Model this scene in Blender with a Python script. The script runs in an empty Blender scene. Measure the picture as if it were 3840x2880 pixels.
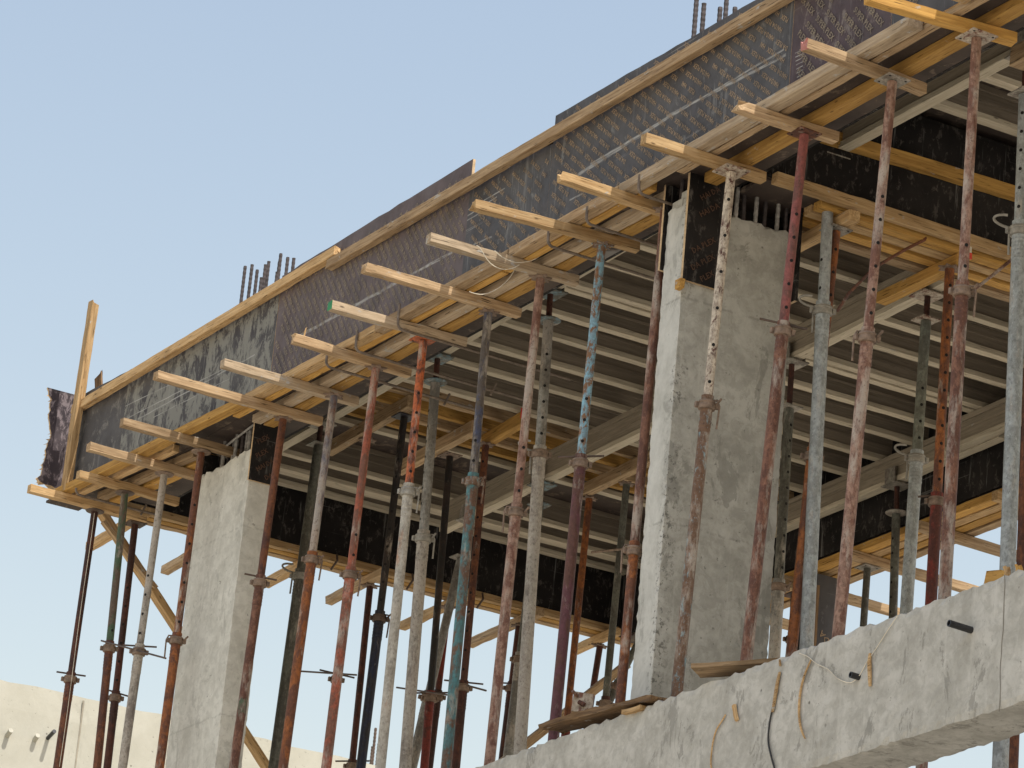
import bpy, math, random
from mathutils import Vector, Matrix
random.seed(11)
sc = bpy.context.scene
COL = bpy.context.collection

# ------------------------------------------------------------------ survey camera (also the render camera)
FPX, PITCH, ROLL, YAW = 14200.0, math.radians(20.40), math.radians(5.24), math.radians(-61.68)
cp, sp, cy_, sy_ = math.cos(PITCH), math.sin(PITCH), math.cos(YAW), math.sin(YAW)
FWD = Vector((sy_*cp, cy_*cp, sp)); R0 = Vector((cy_, -sy_, 0)); U0 = R0.cross(FWD)
RIGHT = R0*math.cos(ROLL) + U0*math.sin(ROLL); UP = U0*math.cos(ROLL) - R0*math.sin(ROLL)
KD = 3840/2212
def ray(p, s=1.0):                       # pixel of the 3840 wide photograph -> direction
    x, y = p[0]*s, p[1]*s
    return RIGHT*((x-1920)/FPX) - UP*((y-1440)/FPX) + FWD
def rayD(p): return ray(p, KD)           # pixel of the 2212 wide survey print
def N(x, y): return (x/KD, y/KD)         # native pixel -> print pixel
def crop(ox, oy, s): return lambda x, y: N(ox+x/s, oy+y/s)
def onz(p, z): d = rayD(p); return d*(z/d.z)
def onx(p, X): d = rayD(p); return d*(X/d.x)
def ony(p, Y): d = rayD(p); return d*(Y/d.y)
def pix(P):
    f = P.dot(FWD); return ((1920+P.dot(RIGHT)*FPX/f)/KD, (1440-P.dot(UP)*FPX/f)/KD)
FAC = [(-40, 8.93), (-23, 8.955), (-21.3, 9.10), (-19.95, 9.12), (-18.5, 9.17), (-16.8, 9.20), (0, 9.20)]
def yf(X):                               # the fascia is not quite straight in plan
    for (a, ya), (b, yb) in zip(FAC, FAC[1:]):
        if X <= b: return ya+(yb-ya)*(X-a)/(b-a)
    return FAC[-1][1]
def onf(p, off=0.0):
    P = ony(p, 9.15)
    for _ in range(12): P = ony(p, yf(P.x)+off)
    return P
r5 = crop(2880, 0, 1.728); r6 = crop(2880, 900, 1.728); r2 = crop(900, 900, 1.728); r3 = crop(1500, 500, 1.728)
r4 = crop(2000, 300, 1.728); r1 = crop(0, 960, 1.728); r7 = crop(0, 1920, 1.728); r8 = crop(900, 1900, 1.693)
r9 = crop(1800, 1900, 1.693); rb = crop(2780, 1820, 1.565); rc = crop(1800, 1200, 2.074); rm = crop(3000, 550, 2.633)
rw = crop(1600, 700, 3.687)

# ------------------------------------------------------------------ materials
def newmat(name):
    m = bpy.data.materials.new(name); m.use_nodes = True
    nt = m.node_tree; b = nt.nodes['Principled BSDF']
    return m, nt, b
def nd(nt, t, **kw):
    n = nt.nodes.new(t)
    for k, v in kw.items(): setattr(n, k, v)
    return n
def lk(nt, a, b): nt.links.new(a, b)
def ramp(nt, fac, stops):
    r = nd(nt, 'ShaderNodeValToRGB'); e = r.color_ramp.elements
    e[0].position, e[0].color = stops[0][0], stops[0][1]
    e[1].position, e[1].color = stops[-1][0], stops[-1][1]
    for p, c in stops[1:-1]:
        x = e.new(p); x.color = c
    lk(nt, fac, r.inputs[0]); return r.outputs[0]
def g(v): return (v, v, v, 1)
def c4(c): return (c[0], c[1], c[2], 1)
def coords(nt, scale=(1, 1, 1), rand=True, src='Object'):
    tc = nd(nt, 'ShaderNodeTexCoord'); out = tc.outputs[src]
    if rand:
        oi = nd(nt, 'ShaderNodeObjectInfo'); mu = nd(nt, 'ShaderNodeMath', operation='MULTIPLY'); mu.inputs[1].default_value = 37.0
        lk(nt, oi.outputs['Random'], mu.inputs[0])
        ad = nd(nt, 'ShaderNodeVectorMath', operation='ADD'); lk(nt, out, ad.inputs[0])
        cb = nd(nt, 'ShaderNodeCombineXYZ')
        for i in range(3): lk(nt, mu.outputs[0], cb.inputs[i])
        lk(nt, cb.outputs[0], ad.inputs[1]); out = ad.outputs[0]
    mp = nd(nt, 'ShaderNodeMapping'); mp.inputs['Scale'].default_value = scale
    lk(nt, out, mp.inputs[0]); return mp.outputs[0]
def noise(nt, vec, scale, detail=4, rough=.6, dist=0):
    n = nd(nt, 'ShaderNodeTexNoise'); n.inputs['Scale'].default_value = scale; n.inputs['Detail'].default_value = detail
    n.inputs['Roughness'].default_value = rough; n.inputs['Distortion'].default_value = dist
    lk(nt, vec, n.inputs['Vector']); return n.outputs[0]
def mix(nt, fac, a, b, mode='MIX'):
    m = nd(nt, 'ShaderNodeMix', data_type='RGBA', blend_type=mode)
    for s, v in ((m.inputs[0], fac), (m.inputs[6], a), (m.inputs[7], b)):
        if hasattr(v, 'default_value'): lk(nt, v, s)
        else: s.default_value = v
    return m.outputs[2]
def bump(nt, b, h, strength, dist=.004):
    n = nd(nt, 'ShaderNodeBump'); n.inputs['Strength'].default_value = strength; n.inputs['Distance'].default_value = dist
    lk(nt, h, n.inputs['Height']); lk(nt, n.outputs[0], b.inputs['Normal'])

def wood_mat(name, light, dark, cement=0.0, knots=True, var=(.78, 1.18), contrast=1.0):
    m, nt, b = newmat(name)
    v = coords(nt, (1.1, 26, 26)); grain = noise(nt, v, 3.0, 7, .62, .35)
    w = .16*contrast; md = [(a+d)/2 for a, d in zip(light, dark)]
    col = ramp(nt, grain, [(.5-w, c4([m_+(d-m_)*contrast for m_, d in zip(md, dark)])), (.5, c4(md)), (.5+w*.8, c4(light))])
    blot = noise(nt, coords(nt, (1.6, 6, 6)), 1.7, 5, .6)
    col = mix(nt, ramp(nt, blot, [(.50, g(0)), (.72, g(.6*contrast))]), col, c4([x*.62 for x in dark]))
    oi = nd(nt, 'ShaderNodeObjectInfo'); hs = nd(nt, 'ShaderNodeHueSaturation')
    mr = nd(nt, 'ShaderNodeMapRange'); mr.inputs[3].default_value = var[0]; mr.inputs[4].default_value = var[1]
    lk(nt, oi.outputs['Random'], mr.inputs[0]); lk(nt, mr.outputs[0], hs.inputs['Value']); lk(nt, col, hs.inputs['Color']); col = hs.outputs[0]
    if knots:
        vo = nd(nt, 'ShaderNodeTexVoronoi'); vo.inputs['Scale'].default_value = 4.2
        lk(nt, coords(nt, (1, 3.0, 3.0)), vo.inputs['Vector'])
        col = mix(nt, ramp(nt, vo.outputs['Distance'], [(.035, g(.9)), (.085, g(0))]), col, c4([x*.30 for x in dark]))
    crack = noise(nt, coords(nt, (3.2, 70, 70)), 2.2, 3, .5)
    col = mix(nt, ramp(nt, crack, [(.315, g(.85*contrast)), (.36, g(0))]), col, c4([x*.22 for x in dark]))
    if cement > 0:
        cm = noise(nt, coords(nt, (5, 10, 10)), 2.0, 6, .68)
        col = mix(nt, ramp(nt, cm, [(.66-cement*.22, g(0)), (.71-cement*.2, g(.8))]), col, (.40, .385, .35, 1))
    lk(nt, col, b.inputs['Base Color']); b.inputs['Roughness'].default_value = .8
    b.inputs['Specular IOR Level'].default_value = .2
    bump(nt, b, grain, .4*contrast, .003)
    return m
W_TAN = wood_mat('weathered_pine', (.51, .365, .215), (.28, .18, .095), .18, contrast=1.15)
W_GREY = wood_mat('grey_pine', (.50, .39, .265), (.32, .235, .15), .32)
W_FRESH = wood_mat('fresh_pine', (.57, .395, .205), (.35, .21, .09), .08, contrast=1.15)
W_ORANGE = wood_mat('orange_pine', (.55, .32, .088), (.36, .19, .05), .05, contrast=1.1)
W_DARK = wood_mat('stained_pine', (.27, .17, .09), (.12, .07, .035), .1)
W_PALE = wood_mat('pale_spruce', (.60, .525, .395), (.47, .40, .29), .05, True, (.82, 1.12), .7)
W_BEAM = wood_mat('dark_beam_web', (.25, .208, .158), (.195, .16, .118), .0, False, (.8, 1.2), .5)  # grey-brown web and top flange, darker than the pale bottom flange
W_PRIM = wood_mat('dark_primary_web', (.31, .262, .195), (.235, .195, .14), .05, False, (.9, 1.1), .5)  # primaries: web also set darker than the bottom flange

def plain(name, c, rough=.6, metal=0.0, var=.25, sc_=9):
    m, nt, b = newmat(name)
    n = noise(nt, coords(nt), sc_, 5, .65)
    lk(nt, ramp(nt, n, [(.3, c4([x*(1-var) for x in c])), (.7, c4([min(1, x*(1+var)) for x in c]))]), b.inputs['Base Color'])
    b.inputs['Roughness'].default_value = rough; b.inputs['Metallic'].default_value = metal
    bump(nt, b, n, .25, .003); return m
def tube_mat(name, c1, c2, amount=.5, scale=14, dust=.15, rough=.62, metal=0.0, c3=None):
    m, nt, b = newmat(name)
    n1 = noise(nt, coords(nt, (1, 1, .55)), scale, 7, .68, .35)
    p = .33+.34*amount
    col = ramp(nt, n1, [(p-.035, c4(c1)), (p+.035, c4(c2))])
    if c3:
        n3 = noise(nt, coords(nt, (1, 1, .35)), scale*.55, 6, .66)
        col = mix(nt, ramp(nt, n3, [(.54, g(0)), (.60, g(1))]), col, c4(c3))
    n4 = noise(nt, coords(nt, (1, 1, .8)), 34, 4, .6)
    col = mix(nt, ramp(nt, n4, [(.35, g(.55)), (.65, g(0))]), col, c4([x*.55 for x in c2]))
    if dust > 0:
        n2 = noise(nt, coords(nt, (1, 1, .3)), 9, 6, .7)
        col = mix(nt, ramp(nt, n2, [(.60-dust*.35, g(0)), (.70-dust*.3, g(.75))]), col, (.42, .37, .31, 1))
    n5 = noise(nt, coords(nt, (1, 1, .7)), 75, 5, .7)
    col = mix(nt, ramp(nt, n5, [(.36, g(.6)), (.46, g(0))]), col, c4([x*.42 for x in c2]))
    col = mix(nt, ramp(nt, n5, [(.58, g(0)), (.68, g(.45))]), col, c4([min(1, x*1.5+.03) for x in c1]))
    lk(nt, col, b.inputs['Base Color']); b.inputs['Roughness'].default_value = rough; b.inputs['Metallic'].default_value = metal
    b.inputs['Specular IOR Level'].default_value = .3
    bump(nt, b, n1, .4, .002); return m
T = dict(
 rust=tube_mat('rusted_steel', (.185, .068, .030), (.095, .04, .028), .5, 10, .05),
 rustdark=tube_mat('dark_rust', (.105, .036, .022), (.055, .026, .02), .5, 9, 0),
 rustorange=tube_mat('orange_rust', (.31, .105, .030), (.15, .06, .034), .5, 9, .04),
 rustdusty=tube_mat('dusty_rust', (.22, .105, .066), (.125, .055, .036), .5, 12, .27),
 pinkdust=tube_mat('pinkish_dusty_rust', (.33, .205, .15), (.185, .088, .06), .52, 16, .28),
 greydust=tube_mat('cement_grey_tube', (.40, .365, .31), (.23, .195, .165), .6, 11, .5),
 cream=tube_mat('cement_caked_tube', (.46, .43, .37), (.33, .30, .25), .6, 8, .3, c3=(.40, .22, .14)),
 orange=tube_mat('orange_paint_chipped', (.54, .14, .045), (.15, .06, .04), .62, 20, .08),
 orangered=tube_mat('faded_red_paint', (.36, .10, .055), (.20, .09, .06), .5, 13, .26),
 white=tube_mat('white_paint_chipped', (.62, .54, .43), (.10, .038, .03), .74, 22, 0),
 red=tube_mat('dull_red_paint', (.27, .085, .075), (.17, .075, .06), .55, 12, .16),
 blue=tube_mat('light_blue_paint_chipped', (.22, .42, .52), (.23, .12, .06), .54, 32, .14),
 tealrust=tube_mat('teal_chips_on_rust', (.20, .31, .34), (.17, .098, .06), .27, 20, .2),
 teal=tube_mat('teal_paint_worn', (.075, .20, .215), (.15, .085, .055), .55, 9, .1),
 bluewhite=tube_mat('blue_grey_rust_tube', (.13, .135, .165), (.20, .10, .065), .5, 8, .38),
 darkblue=tube_mat('blue_black_tube', (.06, .07, .12), (.105, .085, .07), .45, 9, .4),
 purple=tube_mat('purple_red_paint', (.115, .042, .052), (.115, .052, .038), .45, 9, .22),
 navy=tube_mat('navy_black_paint', (.018, .022, .045), (.03, .027, .03), .55, 11, .03, .5),
 black=tube_mat('black_paint', (.022, .021, .02), (.05, .035, .028), .6, 10, .02, .5),
 darkred=tube_mat('dark_red_paint', (.20, .032, .02), (.10, .032, .022), .6, 8, .02),
 olive=tube_mat('dull_olive_steel', (.15, .15, .12), (.09, .085, .068), .5, 7, .1),
 greygreen=tube_mat('grey_green_steel', (.22, .235, .19), (.15, .15, .12), .55, 7, .08),
 galvdull=tube_mat('dull_galvanised', (.30, .295, .27), (.20, .185, .16), .5, 8, .3, .55, .15),
 galv=tube_mat('bright_galvanised', (.41, .435, .435), (.31, .325, .315), .55, 14, .12, .55, .12),
 greenrust=tube_mat('green_stain_rust', (.06, .12, .065), (.13, .095, .07), .42, 7, .2),
)
BARM = plain('weathered_bar_steel', (.155, .12, .09), .7, .1, .45, 24)
STEEL = plain('dark_steel', (.10, .068, .05), .6, .3, .4)
CLAMP = plain('dusty_clamp_steel', (.20, .14, .10), .75, .1, .5, 30)
CLAMPG = plain('grey_clamp_steel', (.31, .29, .25), .65, .3, .35, 30)
REBAR = plain('rebar_steel', (.075, .062, .06), .6, .4, .4, 40)
REBARL = plain('cement_dusted_rebar', (.30, .285, .26), .75, .1, .5, 30)
BORE = plain('hole_shadow', (.008, .007, .006), .9, 0, .1)
WIRE = plain('cream_wire', (.62, .56, .44), .5)
STRAP = plain('black_strap', (.025, .023, .022), .6)
PIPE = plain('black_plastic_pipe', (.02, .02, .022), .35)
REDTAPE = plain('red_plastic', (.60, .06, .035), .5)
YELLOW = plain('yellow_tape', (.55, .30, .03), .5)
GREENP = plain('green_paint', (.02, .22, .075), .6)
PINKP = plain('pink_paint', (.40, .16, .13), .6)
RAW = plain('raw_plywood_edge', (.50, .36, .21), .8, 0, .3, 40)
PLATEB = tube_mat('blue_stained_plate', (.16, .24, .27), (.12, .11, .085), .5, 16, .2)
PLATEG = tube_mat('grey_plate', (.30, .28, .23), (.18, .15, .12), .55, 16, .35)
PLATEW = tube_mat('white_flaked_plate', (.52, .45, .35), (.20, .09, .06), .65, 26, .1)

def ply_mat(name, base, haze, haze_amt, streak, rough=.6, bands=(), fine=1.0, drips=0.0, spec=.3):
    """film-faced plywood: dark film, cement haze in patches, dry streaks along the sheet; bands = smeared cement lines (x0, z0, x1, z1, half width)"""
    m, nt, b = newmat(name)
    n0 = noise(nt, coords(nt, (1, 1, 1)), 6, 5, .6)
    col = ramp(nt, n0, [(.3, c4([x*.75 for x in base])), (.7, c4([x*1.3 for x in base]))])
    n1 = noise(nt, coords(nt, (2.2, 2.2, 1.2)), 3.4*fine, 10, .76, .45)
    p = .66-haze_amt*.26
    col = mix(nt, ramp(nt, n1, [(p-.035, g(0)), (p+.04, g(.85))]), col, c4(haze))
    fade = noise(nt, coords(nt), 2.3, 4, .55)
    col = mix(nt, ramp(nt, fade, [(.42, g(0)), (.75, g(.15+haze_amt*.35))]), col, c4(haze))
    if streak:
        n2 = noise(nt, coords(nt, (.45, .45, 30)), 1.5, 5, .6, .12); pm = noise(nt, coords(nt), 2.1, 3, .5)
        s = ramp(nt, n2, [(.655, g(0)), (.675, g(1))]); mm = ramp(nt, pm, [(.46, g(0)), (.56, g(1))])
        f = mix(nt, 1.0, s, mm, 'MULTIPLY'); f2 = mix(nt, 1.0, f, g(streak), 'MULTIPLY')
        col = mix(nt, f2, col, (.34, .33, .31, 1))
    if drips:
        n3 = noise(nt, coords(nt, (20, 20, .9)), 1.6, 5, .65); pm = noise(nt, coords(nt), 3.1, 3, .5)
        s3 = mix(nt, 1.0, ramp(nt, n3, [(.60, g(0)), (.66, g(drips))]), ramp(nt, pm, [(.45, g(0)), (.55, g(1))]), 'MULTIPLY')
        col = mix(nt, s3, col, (.46, .45, .42, 1))
    if bands:
        tc = nd(nt, 'ShaderNodeTexCoord'); se = nd(nt, 'ShaderNodeSeparateXYZ'); lk(nt, tc.outputs['Object'], se.inputs[0])
        nb = noise(nt, coords(nt, (3, 3, 60)), 2.0, 6, .7, .3); nw = noise(nt, coords(nt, (1, 1, 1)), 9, 3, .5)
        def M2(op, a, c):
            q = nd(nt, 'ShaderNodeMath', operation=op)
            for k, v in enumerate((a, c)):
                if v is None: continue
                if hasattr(v, 'default_value'): lk(nt, v, q.inputs[k])
                else: q.inputs[k].default_value = v
            return q.outputs[0]
        for x0, z0, x1, z1, hw in bands:
            sl = (z1-z0)/(x1-x0)
            d = M2('SUBTRACT', M2('SUBTRACT', se.outputs[2], z0), M2('MULTIPLY', M2('SUBTRACT', se.outputs[0], x0), sl))
            d = M2('ABSOLUTE', M2('ADD', d, M2('MULTIPLY', M2('SUBTRACT', nw, .5), hw*1.6)), None)
            a = ramp(nt, M2('DIVIDE', d, hw*2), [(.35, g(1)), (.55, g(0))])
            xm = M2('MULTIPLY', M2('GREATER_THAN', se.outputs[0], min(x0, x1)), M2('LESS_THAN', se.outputs[0], max(x0, x1)))
            f = mix(nt, 1.0, mix(nt, 1.0, a, xm, 'MULTIPLY'), ramp(nt, nb, [(.36, g(.05)), (.58, g(.85))]), 'MULTIPLY')
            col = mix(nt, f, col, (.40, .39, .36, 1))
    lk(nt, col, b.inputs['Base Color'])
    b.inputs['Specular IOR Level'].default_value = spec
    lk(nt, ramp(nt, n1, [(.4, g(rough)), (.65, g(.85))]), b.inputs['Roughness'])
    bump(nt, b, n1, .12, .002); return m
PUR, DRK = (.108, .085, .086), (.066, .062, .064)
PLY_DARK = ply_mat('black_film_plywood', (.010, .0085, .008), (.080, .070, .062), .33, .25, .7, fine=3.2, drips=.25, spec=.15)
PLY_DECK = ply_mat('stained_deck_plywood', (.050, .036, .030), (.17, .13, .095), .30, .5, .7)
PLY_END = ply_mat('mottled_end_plywood', (.035, .026, .03), (.22, .18, .185), .45, .3, .7, fine=3)
INK_DARK = plain('tan_print_ink', (.30, .21, .125), .7, 0, .35, 6)
INK_PURP = plain('dull_print_ink', (.225, .175, .115), .6, 0, .3, 6)
INK_DEEP = plain('brown_print_ink', (.075, .035, .018), .6, 0, .4, 6)

def concrete_mat(name, light, dark, scale=1.0, stain=.5, lines=True, honey=False, grunge=1.0, bmp=.32):
    m, nt, b = newmat(name)
    v = coords(nt, (1, 1, 1), rand=False)
    n1 = noise(nt, v, 3.4*scale, 10, .70, .25)
    md = [(a+d)/2 for a, d in zip(light, dark)]
    col = ramp(nt, n1, [(.36, c4(dark)), (.5, c4(md)), (.62, c4(light))])
    nm_ = noise(nt, v, 13*scale, 8, .72, .5)                                    # hand-sized mottling
    col = mix(nt, ramp(nt, nm_, [(.50, g(0)), (.57, g(.42*grunge))]), col, c4([x*.86 for x in dark]))
    col = mix(nt, ramp(nt, nm_, [(.36, g(.42*grunge)), (.46, g(0))]), col, c4([min(1, x*1.10) for x in light]))
    n2 = noise(nt, coords(nt, (1.4, 1.4, .7), rand=False), 3.2*scale, 9, .74, .5)
    col = mix(nt, ramp(nt, n2, [(.57, g(0)), (.595, g(stain))]), col, c4([x*.60 for x in dark]))
    n4 = noise(nt, coords(nt, (8, 8, .6), rand=False), 1.5, 6, .65)             # runs of laitance
    col = mix(nt, ramp(nt, n4, [(.585, g(0)), (.66, g(stain*.8))]), col, c4([min(1, x*1.12) for x in light]))
    n3 = noise(nt, v, 30, 6, .72)
    col = mix(nt, ramp(nt, n3, [(.31, g(.9)), (.37, g(0))]), col, c4([x*.42 for x in dark]))
    vo = nd(nt, 'ShaderNodeTexVoronoi'); vo.inputs['Scale'].default_value = 6.5; lk(nt, v, vo.inputs['Vector'])
    pk = ramp(nt, vo.outputs['Distance'], [(.035, g(1)), (.07, g(0))])
    pm = ramp(nt, n1, [(.48, g(0)), (.54, g(1))]); pk = mix(nt, 1.0, pk, pm, 'MULTIPLY')
    col = mix(nt, pk, col, c4([x*.42 for x in dark]))
    h = mix(nt, .5, nm_, n3); h = mix(nt, pk, h, g(0))
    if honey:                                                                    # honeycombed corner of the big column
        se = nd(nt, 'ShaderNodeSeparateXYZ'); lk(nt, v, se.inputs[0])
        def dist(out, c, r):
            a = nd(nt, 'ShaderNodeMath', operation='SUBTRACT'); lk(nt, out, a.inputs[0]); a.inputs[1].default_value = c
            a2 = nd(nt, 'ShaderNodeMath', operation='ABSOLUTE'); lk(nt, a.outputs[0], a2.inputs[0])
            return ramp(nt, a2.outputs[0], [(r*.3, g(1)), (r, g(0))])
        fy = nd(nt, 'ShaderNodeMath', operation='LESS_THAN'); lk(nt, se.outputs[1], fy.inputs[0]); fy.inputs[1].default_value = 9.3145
        lit_skim = mix(nt, 1.0, mix(nt, 1.0, fy.outputs[0], ramp(nt, n2, [(.40, g(1)), (.62, g(.35))]), 'MULTIPLY'), g(.6), 'MULTIPLY')
        col = mix(nt, lit_skim, col, (.66, .655, .61, 1))                            # whitish laitance skin of the street face, whitened further to paint in skylight
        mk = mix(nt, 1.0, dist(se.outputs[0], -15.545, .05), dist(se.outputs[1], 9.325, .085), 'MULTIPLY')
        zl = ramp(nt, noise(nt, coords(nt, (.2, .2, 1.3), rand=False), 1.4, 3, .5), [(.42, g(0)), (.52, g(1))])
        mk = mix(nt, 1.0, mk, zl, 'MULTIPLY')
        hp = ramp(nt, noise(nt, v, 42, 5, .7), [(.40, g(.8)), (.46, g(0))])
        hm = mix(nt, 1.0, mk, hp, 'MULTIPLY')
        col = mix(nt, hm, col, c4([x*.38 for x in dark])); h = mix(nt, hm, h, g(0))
    if lines:
        se = nd(nt, 'ShaderNodeSeparateXYZ'); lk(nt, v, se.inputs[0])
        w = nd(nt, 'ShaderNodeMath', operation='PINGPONG'); w.inputs[1].default_value = .61
        ad = nd(nt, 'ShaderNodeMath', operation='ADD'); sm = nd(nt, 'ShaderNodeMath', operation='MULTIPLY'); sm.inputs[1].default_value = .05
        lk(nt, n1, sm.inputs[0]); lk(nt, se.outputs[2], ad.inputs[0]); lk(nt, sm.outputs[0], ad.inputs[1]); lk(nt, ad.outputs[0], w.inputs[0])
        ln = mix(nt, 1.0, ramp(nt, w.outputs[0], [(.004, g(.45)), (.009, g(0))]), ramp(nt, nm_, [(.44, g(0)), (.52, g(1))]), 'MULTIPLY')
        col = mix(nt, ln, col, c4([x*.7 for x in dark]))
    lk(nt, col, b.inputs['Base Color']); b.inputs['Roughness'].default_value = .9; b.inputs['Specular IOR Level'].default_value = .15
    bump(nt, b, h, bmp, .007); return m
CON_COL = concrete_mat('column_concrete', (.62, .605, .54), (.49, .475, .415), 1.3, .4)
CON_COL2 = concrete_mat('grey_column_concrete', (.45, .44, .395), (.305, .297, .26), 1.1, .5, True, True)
CON_BEAM = concrete_mat('beam_concrete', (.52, .505, .46), (.365, .352, .312), 1.25, .62, False, False, 1.0, .13)
CON_WALL = concrete_mat('cream_wall_render', (.46, .445, .375), (.41, .395, .325), .6, .15, False, False, .2)
CON_SLAB = concrete_mat('slab_concrete', (.27, .255, .225), (.20, .19, .165), .5, .3, False)
SAND = concrete_mat('dry_sand', (.53, .485, .405), (.44, .395, .325), .12, .2, False)

# ------------------------------------------------------------------ mesh helpers
class MB:
    def __init__(s): s.v = []; s.f = []; s.m = []
    def add(s, v, f, m=0):
        o = len(s.v); s.v += [tuple(x) for x in v]; s.f += [tuple(i+o for i in q) for q in f]; s.m += [m]*len(f)
    def box(s, a, b, m=0, ch=0.0):
        x0, y0, z0 = a; x1, y1, z1 = b
        s.add([(x0, y0, z0), (x1, y0, z0), (x1, y1, z0), (x0, y1, z0), (x0, y0, z1), (x1, y0, z1), (x1, y1, z1), (x0, y1, z1)],
              [(0, 3, 2, 1), (4, 5, 6, 7), (0, 1, 5, 4), (1, 2, 6, 5), (2, 3, 7, 6), (3, 0, 4, 7)], m)
    def lathe(s, prof, n=16, m=0, c=(0, 0), cap=True):
        v = []; f = []
        for r, z in prof:
            for i in range(n):
                a = 2*math.pi*i/n; v.append((c[0]+r*math.cos(a), c[1]+r*math.sin(a), z))
        for j in range(len(prof)-1):
            for i in range(n):
                k = (i+1) % n; f.append((j*n+i, j*n+k, (j+1)*n+k, (j+1)*n+i))
        if cap: f.append(tuple(range(n-1, -1, -1))); f.append(tuple((len(prof)-1)*n+i for i in range(n)))
        s.add(v, f, m)
    def path(s, pts, r, n=8, m=0, ribs=0.0):
        pts = [Vector(p) for p in pts]; v = []; f = []; prev = None
        for i, p in enumerate(pts):
            t = (pts[min(i+1, len(pts)-1)]-pts[max(i-1, 0)]).normalized()
            if prev is None: a = t.orthogonal().normalized()
            else: a = (prev-t*prev.dot(t)).normalized()
            prev = a; bb = t.cross(a); rr = r*(1+ribs*(i % 2))
            for k in range(n):
                q = 2*math.pi*k/n; v.append(p+(a*math.cos(q)+bb*math.sin(q))*rr)
        for j in range(len(pts)-1):
            for i in range(n):
                k = (i+1) % n; f.append((j*n+i, j*n+k, (j+1)*n+k, (j+1)*n+i))
        f.append(tuple(range(n-1, -1, -1))); f.append(tuple((len(pts)-1)*n+i for i in range(n)))
        s.add(v, f, m)
    def build(s, name, mats, parent=None, M=None, smooth=False):
        me = bpy.data.meshes.new(name); me.from_pydata(s.v, [], s.f)
        for m in (mats if isinstance(mats, (list, tuple)) else [mats]): me.materials.append(m)
        me.polygons.foreach_set('material_index', s.m)
        if smooth: me.polygons.foreach_set('use_smooth', [True]*len(me.polygons))
        me.update()
        if smooth:
            try: me.set_sharp_from_angle(angle=math.radians(42))
            except Exception: pass
        o = bpy.data.objects.new(name, me); COL.objects.link(o)
        if parent: o.parent = parent
        if M is not None: o.matrix_local = M
        return o
def tag(o, label=None, cat=None, group=None, kind=None):
    for k, v in (('label', label), ('category', cat), ('group', group), ('kind', kind)):
        if v: o[k] = v
    return o
def empty(name, M, label, cat, group=None):
    o = bpy.data.objects.new(name, None); COL.objects.link(o); o.matrix_local = M; o.empty_display_size = .1
    return tag(o, label, cat, group)
def frame(a, b, up=Vector((0, 0, 1))):
    x = (b-a).normalized(); z = (up-x*up.dot(x)).normalized(); y = z.cross(x)
    M = Matrix((x, y, z)).transposed().to_4x4(); M.translation = a; return M
def zframe(a, d):
    z = d.normalized(); x = Vector((1, 0, 0)); x = (x-z*x.dot(z)).normalized(); y = z.cross(x)
    M = Matrix((x, y, z)).transposed().to_4x4(); M.translation = a; return M

def timber_mb(L, w, h, jag0=0, jag1=0, rough=.0008, bow=.003, m=0, mend=None, seed=None):
    rnd = random.Random(seed if seed is not None else random.random())
    mb = MB(); ch = min(w, h)*.05
    sec = [(-w/2+ch, -h/2), (w/2-ch, -h/2), (w/2, -h/2+ch), (w/2, h/2-ch), (w/2-ch, h/2), (-w/2+ch, h/2), (-w/2, h/2-ch), (-w/2, -h/2+ch)]
    n = max(3, int(L/.09)); v = []; f = []; mm = []
    by, bz = rnd.uniform(-bow, bow), rnd.uniform(-bow, bow)
    for i in range(n+1):
        t = i/n; x = L*t; s = math.sin(math.pi*t)
        nick = rnd.random() < .12
        for k, (y, z) in enumerate(sec):
            dx = 0
            if i == 0: dx = rnd.uniform(0, jag0) if jag0 else rnd.uniform(0, .004)
            if i == n: dx = -rnd.uniform(0, jag1) if jag1 else -rnd.uniform(0, .004)
            kk = 1-(rnd.uniform(.03, .12) if nick and rnd.random() < .4 else 0)
            v.append((x+dx, y*kk+by*s+rnd.gauss(0, rough), z*kk+bz*s+rnd.gauss(0, rough)))
    for j in range(n):
        for k in range(8):
            q = (k+1) % 8; f.append((j*8+k, j*8+q, (j+1)*8+q, (j+1)*8+k))
    mb.add(v, f, m)
    o = len(mb.v)
    c0 = (jag0*.4, rnd.gauss(0, w*.1), rnd.gauss(0, h*.1)); c1 = (L-jag1*.4, rnd.gauss(0, w*.1), rnd.gauss(0, h*.1))
    mb.v += [c0, c1]
    for k in range(8):
        q = (k+1) % 8
        mb.f.append((q, k, o)); mb.m.append(m if mend is None else mend)
        mb.f.append((n*8+k, n*8+q, o+1)); mb.m.append(m)
    return mb
def timber(name, a, b, w, h, mat, label=None, cat='timber', group=None, jag=(0, 0), up=Vector((0, 0, 1)), parent=None, bow=.003, mend=None, rough=.0009):
    mb = timber_mb((b-a).length, w, h, jag[0], jag[1], rough, bow, 0, None if mend is None else 1)
    o = mb.build(name, [mat]+([mend] if mend else []), parent, frame(a, b, up))
    return tag(o, label, cat, group) if label else o
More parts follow.
